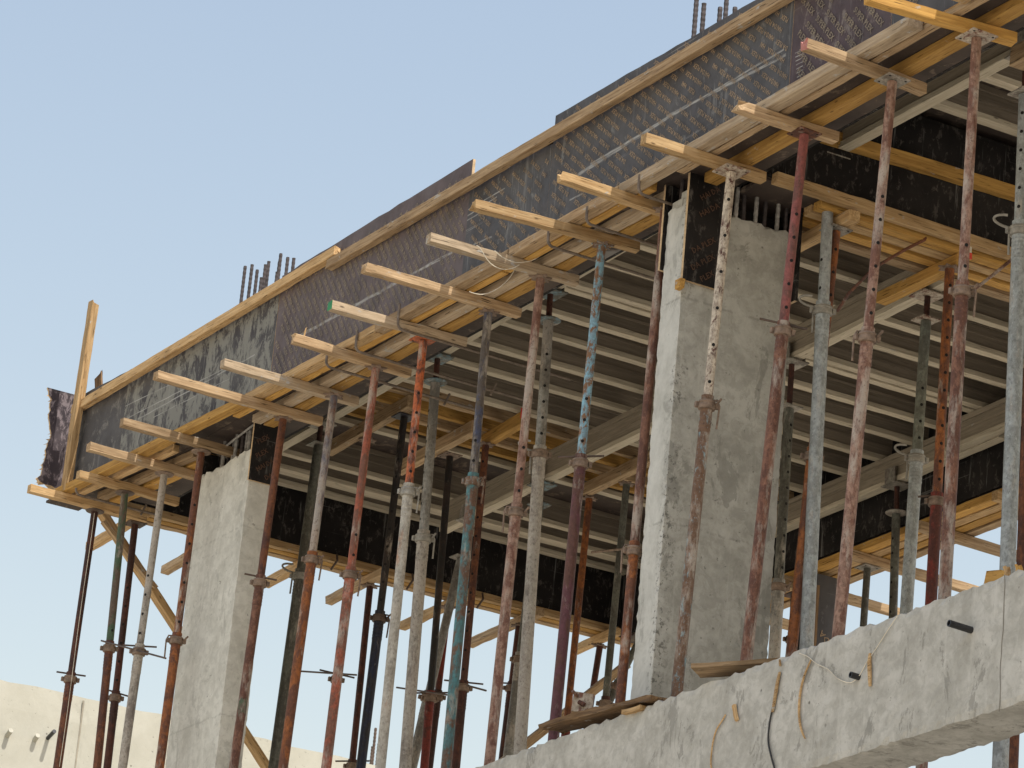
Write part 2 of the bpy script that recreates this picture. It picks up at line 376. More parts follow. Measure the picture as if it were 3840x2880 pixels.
def h20(name, a, b, label, group, h=.2, fw=.07, mat=None, cat='formwork beam'):
    """timber I-beam: two flanges and a web; a, b on the underside centre line"""
    L = (b-a).length; r = empty(name, frame(a, b), label, cat, group); fh = .034
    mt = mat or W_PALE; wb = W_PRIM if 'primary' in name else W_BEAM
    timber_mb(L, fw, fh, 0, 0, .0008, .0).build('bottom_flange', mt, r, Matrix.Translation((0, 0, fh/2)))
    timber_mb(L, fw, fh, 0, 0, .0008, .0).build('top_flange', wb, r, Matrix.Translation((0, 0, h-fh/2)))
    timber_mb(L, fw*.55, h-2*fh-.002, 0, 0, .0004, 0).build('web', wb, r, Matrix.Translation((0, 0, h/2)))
    mbx = MB(); mbx.box((.02, fw*.275+.001, h*.52), (L-.02, fw*.36, h*.60)); mbx.box((.02, -fw*.36, h*.52), (L-.02, -fw*.275-.001, h*.60))
    mbx.build('web_lip', wb, r)
    return r

# lettering -------------------------------------------------------------
_words = {}
def word_mesh(t):
    if t not in _words:
        cu = bpy.data.curves.new('lettering_source', 'FONT'); cu.body = t; cu.size = 1.0; cu.resolution_u = 1; cu.offset = .012
        ob = bpy.data.objects.new('lettering_source', cu); COL.objects.link(ob)
        bpy.context.view_layer.update()
        me = ob.evaluated_get(bpy.context.evaluated_depsgraph_get()).to_mesh()
        vs = [(v.co.x, v.co.y) for v in me.vertices]; fs = [tuple(p.vertices) for p in me.polygons]
        ob.to_mesh_clear(); bpy.data.objects.remove(ob); bpy.data.curves.remove(cu)
        _words[t] = (vs, fs, max(x for x, y in vs))
    return _words[t]
def print_rows(mb, inside, to3, phrase, ang, cap, row, gap, bounds, m=1, skip=.12, seed=3):
    """repeat the phrase in slanted rows over a sheet; inside(u,v) clips, to3(u,v) places"""
    rnd = random.Random(seed); size = cap/.70; ca, sa = math.cos(ang), math.sin(ang)
    u0, u1, v0, v1 = bounds; cu, cv = (u0+u1)/2, (v0+v1)/2; R = math.hypot(u1-u0, v1-v0)/2+.3
    k = int(R/row)+1
    for j in range(-k, k+1):
        s = -R+(j % 3)*.37*cap*5; t = j*row
        while s < R:
            for w in phrase.split():
                vs, fs, wd = word_mesh(w); wl = wd*size
                crn = [(s+a, t+bb) for a in (0, wl) for bb in (0, cap)]
                crn = [(cu+a*ca-bb*sa, cv+a*sa+bb*ca) for a, bb in crn]
                if all(inside(*q) for q in crn) and rnd.random() > skip:
                    mb.add([to3(cu+(s+x*size)*ca-(t+y*size)*sa, cv+(s+x*size)*sa+(t+y*size)*ca) for x, y in vs], fs, m)
                s += wl+size*.28
            s += gap

# ------------------------------------------------------------------ the ground, the floor, the building frame
mb = MB(); R_ = 400
mb.add([(-R_, -R_, -1.6), (R_, -R_, -1.6), (R_, R_, -1.6), (-R_, R_, -1.6)], [(0, 1, 2, 3)])
tag(mb.build('ground', SAND), kind='structure', label='dry sandy ground below the unfinished building', cat='ground')
mb = MB(); mb.box((-26, 9.42, 1.75), (6, 15.2, 2.0))
tag(mb.build('floor', CON_SLAB), kind='structure', label='bare concrete floor below the props', cat='floor')

def rough_box(name, a, b, mat, step, amp, label, cat, parent=None, topamp=None, seed=5):
    """concrete block with subdivided faces and worn arrises"""
    rnd = random.Random(seed); x0, y0, z0 = a; x1, y1, z1 = b
    nx, ny, nz = [max(1, int(round((q-p)/step))) for p, q in zip(a, b)]
    idx = {}; mb = MB()
    def vert(i, j, k):
        key = (i, j, k)
        if key not in idx:
            p = [x0+(x1-x0)*i/nx, y0+(y1-y0)*j/ny, z0+(z1-z0)*k/nz]
            edge = (i in (0, nx))+(j in (0, ny))+(k in (0, nz))
            am = amp*(2.4 if edge >= 2 else .25)
            c = ((x0+x1)/2, (y0+y1)/2, (z0+z1)/2)
            for q in range(3):
                d = abs(rnd.gauss(0, am)) if edge >= 2 else rnd.gauss(0, am)
                on = (i in (0, nx), j in (0, ny), k in (0, nz))[q]
                if on: p[q] += -d if p[q] > c[q] else d
            if k == nz and topamp: p[2] += rnd.uniform(-topamp, topamp*.6)
            idx[key] = len(mb.v); mb.v.append(tuple(p))
        return idx[key]
    def quad(*q): mb.f.append(tuple(vert(*t) for t in q)); mb.m.append(0)
    for i in range(nx):
        for k in range(nz):
            quad((i, 0, k), (i+1, 0, k), (i+1, 0, k+1), (i, 0, k+1)); quad((i, ny, k+1), (i+1, ny, k+1), (i+1, ny, k), (i, ny, k))
        for j in range(ny):
            quad((i, j, 0), (i, j+1, 0), (i+1, j+1, 0), (i+1, j, 0)); quad((i, j, nz), (i+1, j, nz), (i+1, j+1, nz), (i, j+1, nz))
    for j in range(ny):
        for k in range(nz):
            quad((0, j, k), (0, j, k+1), (0, j+1, k+1), (0, j+1, k)); quad((nx, j, k), (nx, j+1, k), (nx, j+1, k+1), (nx, j, k+1))
    o = mb.build(name, mat, parent)
    return tag(o, label, cat) if label else o
lb = rough_box('concrete_beam', (-26, 9.1, 4.41), (-8, 9.4, 5.0), CON_BEAM, .035, .0020, 'grey cast concrete beam crossing the lower right with ragged top edge', 'concrete beam', topamp=.011)
rnd_ = random.Random(12); mb = MB(); mb.path([(-12.36+rnd_.uniform(-.006, .006), 9.0985, 4.40+.05*k) for k in range(13)], .0022, 6); mb.build('pour_joint', plain('joint_dirt', (.24, .225, .19), .9), lb)
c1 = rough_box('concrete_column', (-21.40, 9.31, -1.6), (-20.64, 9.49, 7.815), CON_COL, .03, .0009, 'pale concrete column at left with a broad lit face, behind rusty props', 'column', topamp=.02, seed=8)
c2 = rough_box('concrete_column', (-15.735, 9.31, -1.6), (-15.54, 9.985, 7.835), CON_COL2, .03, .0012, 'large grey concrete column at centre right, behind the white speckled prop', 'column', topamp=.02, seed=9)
wl = rough_box('parapet_wall', (-30.3, 4.0, -1.6), (-30, 24, 8.70), CON_WALL, .25, .006, 'cream rendered concrete wall at the lower left beyond the props', 'wall', topamp=.012, seed=4)
mb = MB(); mb.box((-30.005, 12.2, -1.5), (-29.996, 12.215, 8.66)); mb.build('joint_strip', plain('joint_line', (.30, .27, .21), .9), wl)  # brownish strip along the wall seam
for q, L, m_ in (((28, 2757), .07, CON_WALL), ((130, 2775), .06, CON_WALL), ((180, 2765), .13, PIPE)):
    P = onx(N(*q), -30); mb = MB(); mb.path([P+Vector((-.05, 0, -.02)), P+Vector((L, 0, .03))], .019 if m_ is PIPE else .022, 10)
    tag(mb.build('pipe_stub', m_, smooth=True), {28: 'pale pipe stub on the cream wall, leftmost of three', 130: 'short pale plug on the cream wall, middle of three', 180: 'black pipe stub casting a shadow on the cream wall'}[q[0]], 'pipe')
for i, q in enumerate(((1397, 2800), (1409, 2730), (1420, 2790))):
    P = onx(N(*q), -30.2); z0 = 8.69; mb = MB(); n = int((P.z-z0)/.02)+3
    mb.path([(P.x, P.y, z0+(P.z-z0)*k/n) for k in range(n+1)], .012, 6, 0, .25)
    tag(mb.build('reinforcing_bar', STEEL), 'thin rusty bar standing on the far cream wall between two props', 'rebar', 'bars on the far wall')

# ------------------------------------------------------------------ fascia sheets (film-faced plywood, printed)
def fascia(dl, dr, top0, top1, film, ink, phrase, ang, cap, row, gap, label, bottom=7.985, skip=.12, bands=()):
    L = onf((dl[0], dl[1])); Rr = onf((dr[0], dr[1]))
    xl, xr = L.x, Rr.x
    a = Vector((xl+.0015, yf(xl), 0)); b = Vector((xr-.0015, yf(xr), 0)); Lg = (b-a).length
    M = frame(Vector((a.x, a.y, bottom)), Vector((b.x, b.y, bottom)))      # local x along the sheet, y into the building, z up
    Mi = M.inverted(); bl = []
    for p, q, hw in bands:
        A_, B_ = Mi @ onf(p), Mi @ onf(q); bl.append((A_.x, A_.z, B_.x, B_.z, hw))
    mat = ply_mat('film_plywood', *film[:5], bands=bl, fine=film[5], drips=film[6])
    h0, h1 = top0-bottom, top1-bottom; th = .018; rnd = random.Random(int(abs(xl)*100))
    mb = MB(); n = max(2, int(Lg/.12))
    fr = [(Lg*i/n, 0) for i in range(n+1)]
    tp = [(Lg*i/n, h0+(h1-h0)*i/n+rnd.uniform(-.004, .004)) for i in range(n+1)]
    wav = [rnd.gauss(0, .0012) for _ in range(n+1)]
    v = [(x, wav[i], z) for i, (x, z) in enumerate(fr)]+[(x, wav[i], z) for i, (x, z) in enumerate(tp)]
    v += [(x, th, z) for x, z in fr]+[(x, th, z) for x, z in tp]
    q = n+1; f = []; mi = []
    for i in range(n):
        f.append((i, i+1, q+i+1, q+i)); mi.append(0); f.append((2*q+i, 3*q+i, 3*q+i+1, 2*q+i+1)); mi.append(0)
        f.append((q+i, q+i+1, 3*q+i+1, 3*q+i)); mi.append(2); f.append((i, 2*q+i, 2*q+i+1, i+1)); mi.append(2)
    f.append((0, q, 3*q, 2*q)); mi.append(2); f.append((n, 2*q+n, 3*q+n, q+n)); mi.append(2)
    mb.v = v; mb.f = f; mb.m = mi
    if phrase:
        ins = lambda u, w: .01 < u < Lg-.01 and .0 < w < h0+(h1-h0)*u/Lg-.008
        print_rows(mb, ins, lambda u, w: (u, -.0045, w), phrase, ang, cap, row, gap, (0, Lg, 0, max(h0, h1)), 1, skip)
    o = mb.build('formwork_panel', [mat, ink, RAW], None, M)
    return tag(o, label, 'formwork panel')
RAD = math.radians
F_GREY = ((.075, .07, .07), (.19, .18, .165), .42, .3, .65, 1.2, .15)
F_CEM = ((.050, .045, .048), (.24, .235, .205), .66, .3, .7, 1.5, .3)
F_PUR = (PUR, (.19, .17, .155), .10, .15, .6, 1.6, .08)
F_DRK = (DRK, (.185, .185, .18), .24, .5, .5, 1.5, .2)
F_PUR2 = ((.070, .048, .052), (.20, .17, .155), .30, .1, .6, 1.6, .12)
F_DRIP = (DRK, (.17, .17, .17), .12, .0, .6, 1.4, 1.0)
fascia((165, 960), (268, 900), 8.68, 8.69, F_GREY, INK_PURP, None, 0, 0, 0, 0, 'grey plywood formwork panel at the far left end of the fascia')
fascia((268, 900), (595, 720), 8.69, 8.71, F_CEM, INK_PURP, None, 0, 0, 0, 0, 'cement smeared fascia panel under the bars of the left column', bands=[(r1(810, 975), r1(1180, 815), .004), (r1(830, 1050), r1(1480, 730), .004), (r1(900, 1060), r1(1659, 640), .005), (r1(1010, 1050), r1(1500, 800), .003)])
fascia((595, 720), (1009, 480), 8.755, 8.788, F_PUR, INK_PURP, 'SUPER PLEX', RAD(-52), .026, .050, .02, 'purple printed fascia panel with its end sticking up above the rail', skip=.03, bands=[(r2(380, 625), r2(1000, 290), .012), (r2(1000, 290), r2(1450, 40), .010)])
fascia((1009, 480), (1186, 410), 8.60, 8.58, F_DRK, INK_DARK, 'HAI DA PLEX', RAD(-40), .024, .066, .03, 'narrow dark fascia panel with upright tan lettering', skip=.1, bands=[(rw(560, 330), rw(1080, 20), .004), (rw(560, 410), rw(970, 140), .004), (rw(560, 470), rw(740, 360), .004), (rw(650, 800), rw(900, 690), .005)])
fascia((1186, 410), (1708, 140), 8.745, 8.68, F_DRK, INK_DARK, 'HAI DA PLEX', RAD(142), .025, .060, .02, 'long blue black fascia panel with upside down tan lettering', skip=.06, bands=[(r4(370, 545), N(2940, 185), .006), (N(2500, 437), N(2947, 206), .009), (r4(250, 640), N(2500, 445), .012), (rw(1980, 190), rw(2160, 95), .006)])
fascia((1708, 140), (1926, 40), 8.60, 8.58, F_PUR2, INK_PURP, 'SUPER PLEX', RAD(-48), .032, .065, .03, 'purple brown fascia panel at upper right beside white scratches', skip=.15, bands=[(r5(175+k*2, 345+26*k), r5(225, 322+26*k), .003) for k in range(7)])
fascia((1926, 40), (2450, -260), 8.60, 8.58, F_DRIP, INK_DARK, 'HAI DA PLEX', RAD(142), .024, .07, .05, 'dark fascia panel with white cement drips at the top right corner', skip=.3)

# cement drips and scratches lie in the film materials; rail timbers on the fascia
def rail(pts, w, h, mat, label, cat, off, zoff=0, jag=(0, .01), name='rail_timber'):
    a, b = onf(pts[0], off-w/2), onf(pts[1], off-w/2)
    a.z += zoff; b.z += zoff
    return timber(name, a, b, w, h, mat, label, cat, jag=jag, bow=.006)
rail(((160, 886), (732, 541)), .05, .062, W_FRESH, 'left rail timber along the top of the fascia, below the cluster of bars', 'timber rail', -.004, jag=(0, .03))
rail(((709, 575), (1990, -180)), .05, .060, W_TAN, 'long right rail timber nailed along the printed fascia panels', 'timber rail', -.004, jag=(.03, 0))
# upright post at the left end
a, b = onf(r1(425, 1530), -.055), onf(r1(612, 285), -.055)
timber('timber_post', a, b, .078, .05, W_FRESH, 'upright timber post rising into the sky at the left corner', 'timber post', jag=(0, .05), up=Vector((0, -1, 0)), bow=.002)
a, b = onf(r1(640, 860), .05), onf(r1(638, 740), .05)
timber('plywood_scrap', a, b, .10, .012, W_DARK, 'torn scrap of plywood sticking up behind the left rail', 'plywood scrap', jag=(0, .1), up=Vector((0, -1, 0)))
P = onf(N(2239, 365), .03); timber('wood_block', P-Vector((0, 0, .05)), P+Vector((0, 0, .025)), .03, .03, W_ORANGE, 'small orange wood block behind the long rail on the dark panel', 'wood block')
# broken end panel at the left
mb = MB(); rnd = random.Random(2); Xe = -22.98
lz, hz = 8.06, 8.74; n = 26
L = []; Rr = []
for i in range(n+1):
    t = i/n; z = lz+(hz-lz)*t
    yl = 8.795+.055*math.sin(t*2.6+.3)+rnd.uniform(-.014, .014) - (0.01 if i > n-3 else 0)
    L.append((yl, z+(rnd.uniform(-.03, .01) if i == 0 else 0))); Rr.append((9.0+.0*t, z-(rnd.uniform(0, .05) if i == 0 else 0)))
v = []; f = []; mi = []
for x in (Xe, Xe-.018):
    for i in range(n+1):
        mid = [(L[i][0]+(Rr[i][0]-L[i][0])*k/4, L[i][1]+(Rr[i][1]-L[i][1])*k/4-(rnd.uniform(0, .035) if i == 0 else 0)) for k in range(5)]
        v += [(x, y, z) for y, z in mid]
q = 5*(n+1)
for i in range(n):
    for k in range(4):
        A = i*5+k; f.append((A, A+1, A+6, A+5)); mi.append(0); f.append((q+A, q+A+5, q+A+6, q+A+1)); mi.append(0)
    f.append((i*5, i*5+5, q+i*5+5, q+i*5)); mi.append(1); f.append((i*5+4, q+i*5+4, q+i*5+9, i*5+9)); mi.append(1)
for k in range(4):
    f.append((k, q+k, q+k+1, k+1)); mi.append(1); A = n*5+k; f.append((A, A+1, q+A+1, q+A)); mi.append(1)
mb.v, mb.f, mb.m = v, f, mi
# splintered ply veneer on the broken edge
for i in range(0, n):
    if rnd.random() < .45: continue
    y, z = L[i]; d = rnd.uniform(.006, .03); x = Xe-rnd.uniform(.0, .016); h = rnd.uniform(.004, .012)
    mb.add([(x, y+.004, z-h), (x, y+.004, z+h), (x-.004, y+.004, z), (x-.001, y-d, z-rnd.uniform(0, .02))], [(0, 1, 3), (1, 2, 3), (2, 0, 3), (0, 2, 1)], 1)
tag(mb.build('formwork_panel', [PLY_END, RAW]), 'mottled end panel with broken splintered edge left of the upright post', 'formwork panel')

# ------------------------------------------------------------------ beam troughs, deck
def trough(label, parts):
    o = empty('beam_formwork', Matrix.Identity(4), label, 'beam formwork')
    for nm, a, b in parts:
        m = MB(); m.box(a, b); m.build(nm, PLY_DECK if nm == 'soffit_panel' else PLY_DARK, o)
    return o
trough('dark plywood trough behind the printed fascia', [('soffit_panel', (-22.7, 9.222, 8.0), (6, 9.60, 8.018)), ('side_panel', (-22.45, 9.602, 8.0), (6, 9.62, 8.62))])
trough('black inner face of the beam formwork at the left end', [('side_panel', (-23.0, 9.3, 8.08), (-22.98, 13.44, 8.64)), ('soffit_panel', (-23.22, 9.1, 8.08), (-23.005, 13.8, 8.098)), ('outer_panel', (-23.24, 9.0, 8.08), (-23.225, 13.9, 8.66))])
mt = trough('stained black formwork face of the middle beam at right', [('side_panel', (-15.32, 9.63, 8.0), (-15.30, 14.2, 8.62)), ('soffit_panel', (-15.73, 9.63, 7.98), (-15.325, 14.2, 7.998)), ('rear_panel', (-15.77, 9.63, 8.0), (-15.735, 14.2, 8.62))])
trough('black back beam formwork seen between the right hand props', [('side_panel', (-22.97, 13.45, 8.0), (-15.78, 13.468, 8.62)), ('soffit_panel', (-22.97, 13.47, 7.98), (-15.78, 13.80, 7.998)), ('rear_panel', (-22.97, 13.81, 7.98), (-15.78, 13.83, 8.7))])
def deck(x0, x1, label, phrase=False):
    m = MB(); m.box((x0, 9.63, 8.652), (x1, 13.45, 8.67)); tag(m.build('deck_plywood', PLY_DECK), label, 'plywood deck')
deck(-22.975, -15.78, 'dark plywood deck over the pale beams of the left bay')
deck(-15.29, 6, 'brown stained plywood deck over the right bay')
m = MB(); m.box((-23.2, 9.25, 8.672), (6, 14.3, 8.69)); tag(m.build('deck_cover', PLY_DECK), 'topping sheet of the deck above the plywood', 'plywood deck')

xs_ = [-23.2, -22.6, -22.0, -21.3, -20.6, -19.95, -19.2, -18.5, -17.6, -16.8, -12, 6]; m = MB()
for z in (8.004, 8.020): m.v += [(x, yf(x)+.022, z) for x in xs_]+[(x, 9.2215, z) for x in xs_]
k = len(xs_)
for i in range(k-1):
    m.f += [(i, k+i, k+i+1, i+1), (2*k+i, 2*k+i+1, 3*k+i+1, 3*k+i), (i, i+1, 2*k+i+1, 2*k+i)]; m.m += [0, 0, 0]
tag(m.build('soffit_strip', PLY_DECK), 'dark plywood strip closing the gap behind the front batten', 'plywood strip')

# ------------------------------------------------------------------ battens under the fascia
def batten(x0, x1, y0, y1, z0, z1, mat, label, jag=(.0, .0), follow=True, name='soffit_batten', grp=None):
    ya = (y0+y1)/2
    a = Vector((x0, ya+(yf(x0)-9.2 if follow else 0), (z0+z1)/2)); b = Vector((x1, ya+(yf(x1)-9.2 if follow else 0), (z0+z1)/2))
    return timber(name, a, b, y1-y0, z1-z0, mat, label, 'timber batten', grp, jag)
xq = lambda p: onz(p, 7.97).x
xc1 = xq((545, 872)); xj = onf(r3(752, 770), -.03).x; xe = onf(r5(985, 130), -.03).x; xs = onf(r5(1240, 60), -.03).x; x73 = -18.62
batten(-22.88, xc1, 9.125, 9.192, 7.945, 7.997, W_ORANGE, 'front batten at the left end of the fascia, stopping over the left column', (.02, 0))
batten(xc1+.06, x73, 9.125, 9.192, 7.945, 7.997, W_FRESH, 'front batten under the purple panel, right of the left column')
batten(x73+.01, xj-.006, 9.12, 9.192, 7.945, 7.999, W_TAN, 'front batten ending at a butt joint under the narrow dark panel')
batten(xj+.006, -15.95, 9.12, 9.192, 7.945, 8.002, W_TAN, 'front batten from the butt joint to the centre right column')
batten(-15.93, xe, 9.115, 9.192, 7.943, 8.000, W_GREY, 'grey front batten over the centre right column with a pinkish end', (0, .02))
batten(xs, -8, 9.10, 9.19, 7.945, 8.02, W_FRESH, 'front batten in the top right corner of the picture', (.02, 0))
batten(-22.75, -21.42, 9.215, 9.262, 7.945, 7.995, W_FRESH, 'second batten behind the front one at the left end')
batten(-20.55, -17.3, 9.20, 9.248, 7.945, 7.995, W_ORANGE, 'orange second batten between the two columns, left piece')
batten(-17.28, -15.76, 9.20, 9.248, 7.943, 7.995, W_ORANGE, 'orange second batten left of the centre right column')
batten(-15.5, -8, 9.205, 9.25, 7.95, 7.995, W_TAN, 'thin second batten right of the centre right column')
batten(-22.7, -21.42, 9.36, 9.42, 7.945, 7.995, W_TAN, 'third batten near the left end, tan board')
batten(-22.7, -21.42, 9.45, 9.54, 7.947, 7.995, W_ORANGE, 'fourth batten near the left end, orange board')
batten(-20.55, -15.76, 9.335, 9.40, 7.945, 7.995, W_GREY, 'third batten between the columns, grey board beside the black gap', follow=True)
batten(-20.55, -15.76, 9.415, 9.495, 7.947, 7.995, W_ORANGE, 'fourth batten between the columns, orange inner board', follow=True)
batten(-15.5, -8, 9.375, 9.455, 7.945, 7.997, W_ORANGE, 'bright orange inner batten right of the centre right column')

# ------------------------------------------------------------------ joists (stub timbers that stick out of the fascia)
JG = 'joists sticking out below the fascia'
JT = [ # tip px, second px on the axis (print pixels), material, jag, label
 ((62, 1055), None, W_FRESH, .0, 'lowest joist at the far left corner, under the upright post'),
 ((168, 1025), (330, 1070), W_FRESH, .0, 'short square cut joist, second from the left corner'),
 ((190, 965), (430, 1030), W_TAN, .0, 'grey tan joist, third from the left corner'),
 ((262, 912), None, W_TAN, .0, 'joist just left of the left column, square cut'),
 ((335, 810), None, W_TAN, .015, 'long round ended joist crossing in front of the left column head'),
 ((480, 785), None, W_GREY, .0, 'grey joist right of the left column, its top edge sunlit'),
 ((628, 730), None, W_TAN, .03, 'splintered joist with a loose sliver standing on its tip'),
 ((712, 660), (1000, 740), W_GREY, .0, 'knotty joist with a green painted end'),
 ((785, 578), (1115, 675), W_TAN, .012, 'joist with a split sunlit top, beside the overlap of the two rails'),
 ((925, 515), (1235, 605), W_GREY, .0, 'joist with cream wire looped over it'),
 ((1012, 440), (1378, 535), W_FRESH, .06, 'joist with a broken hollow tip before the narrow dark panel'),
 ((1203, 380), None, W_FRESH, .05, 'bright double looking joist with split tip, left of the centre right column'),
 ((1390, 300), (1650, 385), W_FRESH, .0, 'clean square joist resting above the white speckled prop'),
 ((1578, 225), (1810, 300), W_TAN, .09, 'joist with a snapped pointed tip above the red prop'),
 ((1735, 95), (2010, 200), W_TAN, .02, 'joist with a pink painted end at upper right'),
 ((1872, -6), (2200, 88), W_ORANGE, .0, 'orange joist crossing the top right corner above a white plate'),
]
for i, (p, q, mat, jag, label) in enumerate(JT):
    A = onz(p, 7.913)
    B = onz(q, 7.915) if q else Vector((A.x-.03, 9.54, 7.915))
    if q: # carry on to the common inner end
        B = A+(B-A)*((9.55-A.y)/(B.y-A.y))
    timber('joist', A, B, .057, .054, mat, label, 'joist', JG, (jag, .0), bow=.004, mend=GREENP if 'green painted' in label else (PINKP if 'pink painted' in label else None), rough=.0013)
# loose sliver on the splintered joist
A = onz((628, 730), 7.94)+Vector((.0, .08, 0)); timber('wood_sliver', A, A+Vector((0, .01, .10)), .012, .008, W_FRESH, 'thin wood sliver standing on the splintered joist', 'wood sliver', jag=(0, .05), up=Vector((0, 1, 0)))
# wedge and packing timbers at the top right
A = onz((2196, 128), 8.12); timber('joist', A, A+Vector((1.2, .02, 0)), .09, .10, W_TAN, 'thick timber end entering from the right edge under the right bay', 'joist', jag=(.01, 0))

# ------------------------------------------------------------------ primary and secondary beams
PG = 'primary beams below the slats'
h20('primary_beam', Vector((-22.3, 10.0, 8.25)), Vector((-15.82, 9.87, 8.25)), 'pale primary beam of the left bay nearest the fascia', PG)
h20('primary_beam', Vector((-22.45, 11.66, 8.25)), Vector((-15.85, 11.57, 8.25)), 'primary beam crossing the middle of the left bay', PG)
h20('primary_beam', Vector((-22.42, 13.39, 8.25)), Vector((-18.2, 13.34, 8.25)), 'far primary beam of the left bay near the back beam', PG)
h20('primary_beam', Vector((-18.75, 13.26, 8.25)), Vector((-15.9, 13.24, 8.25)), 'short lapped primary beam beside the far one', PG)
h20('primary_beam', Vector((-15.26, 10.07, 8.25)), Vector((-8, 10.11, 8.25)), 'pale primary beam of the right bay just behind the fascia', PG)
SLX = [onz(N(*q), 8.452).x-.035 for q in ((1100, 1713), (1100, 1773), (1100, 1785), (1100, 1829))]
SX = [-16.3, -16.72, -17.15, -17.56, -17.92, -18.335, -18.425, -18.83, -19.17, -19.59, -19.98, -20.47, -21.47, SLX[0], SLX[1], SLX[2], SLX[3]]
words_ = ['first', 'second', 'third', 'fourth', 'fifth', 'sixth, upper of a close pair', 'seventh, lower of a close pair', 'eighth', 'ninth', 'tenth', 'eleventh', 'twelfth', 'thirteenth', 'fourteenth', 'fifteenth, upper of a far pair', 'sixteenth, lower of a far pair', 'last one beside the black end beam']
SG = 'pale slats under the left bay deck'
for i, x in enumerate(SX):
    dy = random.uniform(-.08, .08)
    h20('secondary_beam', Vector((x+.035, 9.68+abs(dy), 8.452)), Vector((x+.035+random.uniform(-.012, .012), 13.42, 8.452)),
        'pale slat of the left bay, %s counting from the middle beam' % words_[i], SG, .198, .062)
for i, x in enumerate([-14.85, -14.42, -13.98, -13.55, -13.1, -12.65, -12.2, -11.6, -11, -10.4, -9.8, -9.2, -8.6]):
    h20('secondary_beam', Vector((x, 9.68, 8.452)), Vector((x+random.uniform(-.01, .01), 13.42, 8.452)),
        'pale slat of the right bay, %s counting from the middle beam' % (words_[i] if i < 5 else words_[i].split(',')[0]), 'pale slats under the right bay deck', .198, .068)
# orange timber strip of the left bay
for i, x in enumerate([-20.66, -20.88, -21.08, -21.25]):
    timber('slat_timber', Vector((x, 9.7, 8.49)), Vector((x-.02, 13.4, 8.49)), .05, .075, W_ORANGE if i % 2 else W_TAN,
           'orange timber slat in the repair strip of the left bay, %s from the right' % ['first', 'second', 'third', 'fourth'][i], 'timber slat', 'orange slats of the left bay')
XT = [(10.42, -21.85, -20.62, W_TAN, 'short cross timber under the orange slats, nearest the fascia'), (10.97, -21.86, -20.75, W_TAN, 'cross timber under the orange slats, behind the grey olive prop'),
      (11.13, -20.95, -20.38, W_ORANGE, 'cross timber end with a red mark, under the orange slats'), (12.14, -21.36, -20.35, W_TAN, 'farthest cross timber under the orange slats')]
for y, x0, x1, m_, lab in XT:
    timber('cross_timber', Vector((x0, y, 8.40)), Vector((x1, y-.03, 8.40)), .06, .085, m_, lab, 'timber')
# mid beam: waler, battens, cross joists
def my(p): return onx(p, -15.28)
a, b = my(r5(640, 965)), my(r5(1620, 1262))
timber('waler_timber', Vector((-15.27, a.y-.3, a.z-.01)), Vector((-15.27, 13.0, b.z+(13.0-b.y)*(b.z-a.z)/(b.y-a.y)-.01)), .05, .075, W_ORANGE, 'brown orange waler along the top of the stained middle beam face', 'timber waler', up=Vector((0, 0, 1)))
timber('waler_timber', Vector((-15.27, 9.66, 7.975)), Vector((-15.27, 14.2, 7.975)), .055, .06, W_FRESH, 'lower waler along the bottom edge of the middle beam', 'timber waler')
for i, (x, m_) in enumerate(((-15.37, W_ORANGE), (-15.46, W_FRESH), (-15.58, W_ORANGE), (-15.70, W_TAN))):
    timber('soffit_batten', Vector((x, 10.0, 7.952)), Vector((x, 14.2, 7.952)), .075, .045, m_, 'batten along the underside of the middle beam, %s from the right' % ['first', 'second', 'third', 'fourth'][i], 'timber batten', 'battens under the middle beam')
for i, (p, q) in enumerate(((r5(540, 1385), r5(240, 1575)), (r6(1235, 130), r6(965, 270)))):
    A, B = onz(p, 7.90), onz(q, 7.90); d = Vector((A.x-B.x, .0, 0)); y = (A.y+B.y)/2
    timber('joist', Vector((max(A.x, -15.35), y, 7.895)), Vector((min(B.x, -16.1), y, 7.895)), .07, .062, W_FRESH if i == 0 else W_ORANGE, ['stub joist under the middle beam behind the bright galvanised prop', 'thick orange stub joist under the middle beam above a fork head'][i], 'joist')
for y in (12.6, 13.6):
    timber('joist', Vector((-15.1, y, 7.895)), Vector((-16.1, y, 7.895)), .06, .062, W_TAN, {12.6: 'hidden stub joist under the middle beam, third', 13.6: 'hidden stub joist under the middle beam, fourth'}[y], 'joist')
# left end beam: battens and stub joists
for i, (x, w, m_) in enumerate(((-22.99, .05, W_FRESH), (-23.07, .07, W_ORANGE), (-23.16, .07, W_TAN))):
    timber('soffit_batten', Vector((x, 9.15, 8.05)), Vector((x, 13.85, 8.05)), w, .054, m_, 'batten along the underside of the left end beam, %s' % ['inner board', 'middle board', 'outer board'][i], 'timber batten', 'battens under the left end beam')
STUB = [((335, 2050), 9.40), ((618, 2140), 10.03), ((997, 2189), 10.69), ((1231, 2254), 11.21), ((1508, 2349), 11.87), ((1762, 2414), 12.44), ((2154, 2440), 13.09)]
nm = ['first, by the diagonal brace', 'second, left of the left column', 'third, right of the left column', 'fourth, round tipped', 'fifth, between grey props', 'sixth, right of the teal prop', 'seventh, nearest the centre right column']
for i, (p, y) in enumerate(STUB):
    A = onz(N(*p), 7.99); timber('joist', Vector((A.x, A.y, 7.99)), Vector((-22.82, A.y-.03, 7.99)), .062, .058, W_TAN if i % 2 else W_FRESH, 'stub joist poking out under the left end beam, '+nm[i], 'joist', 'stub joists of the left end beam', jag=(.03 if i in (1, 3) else 0, 0))
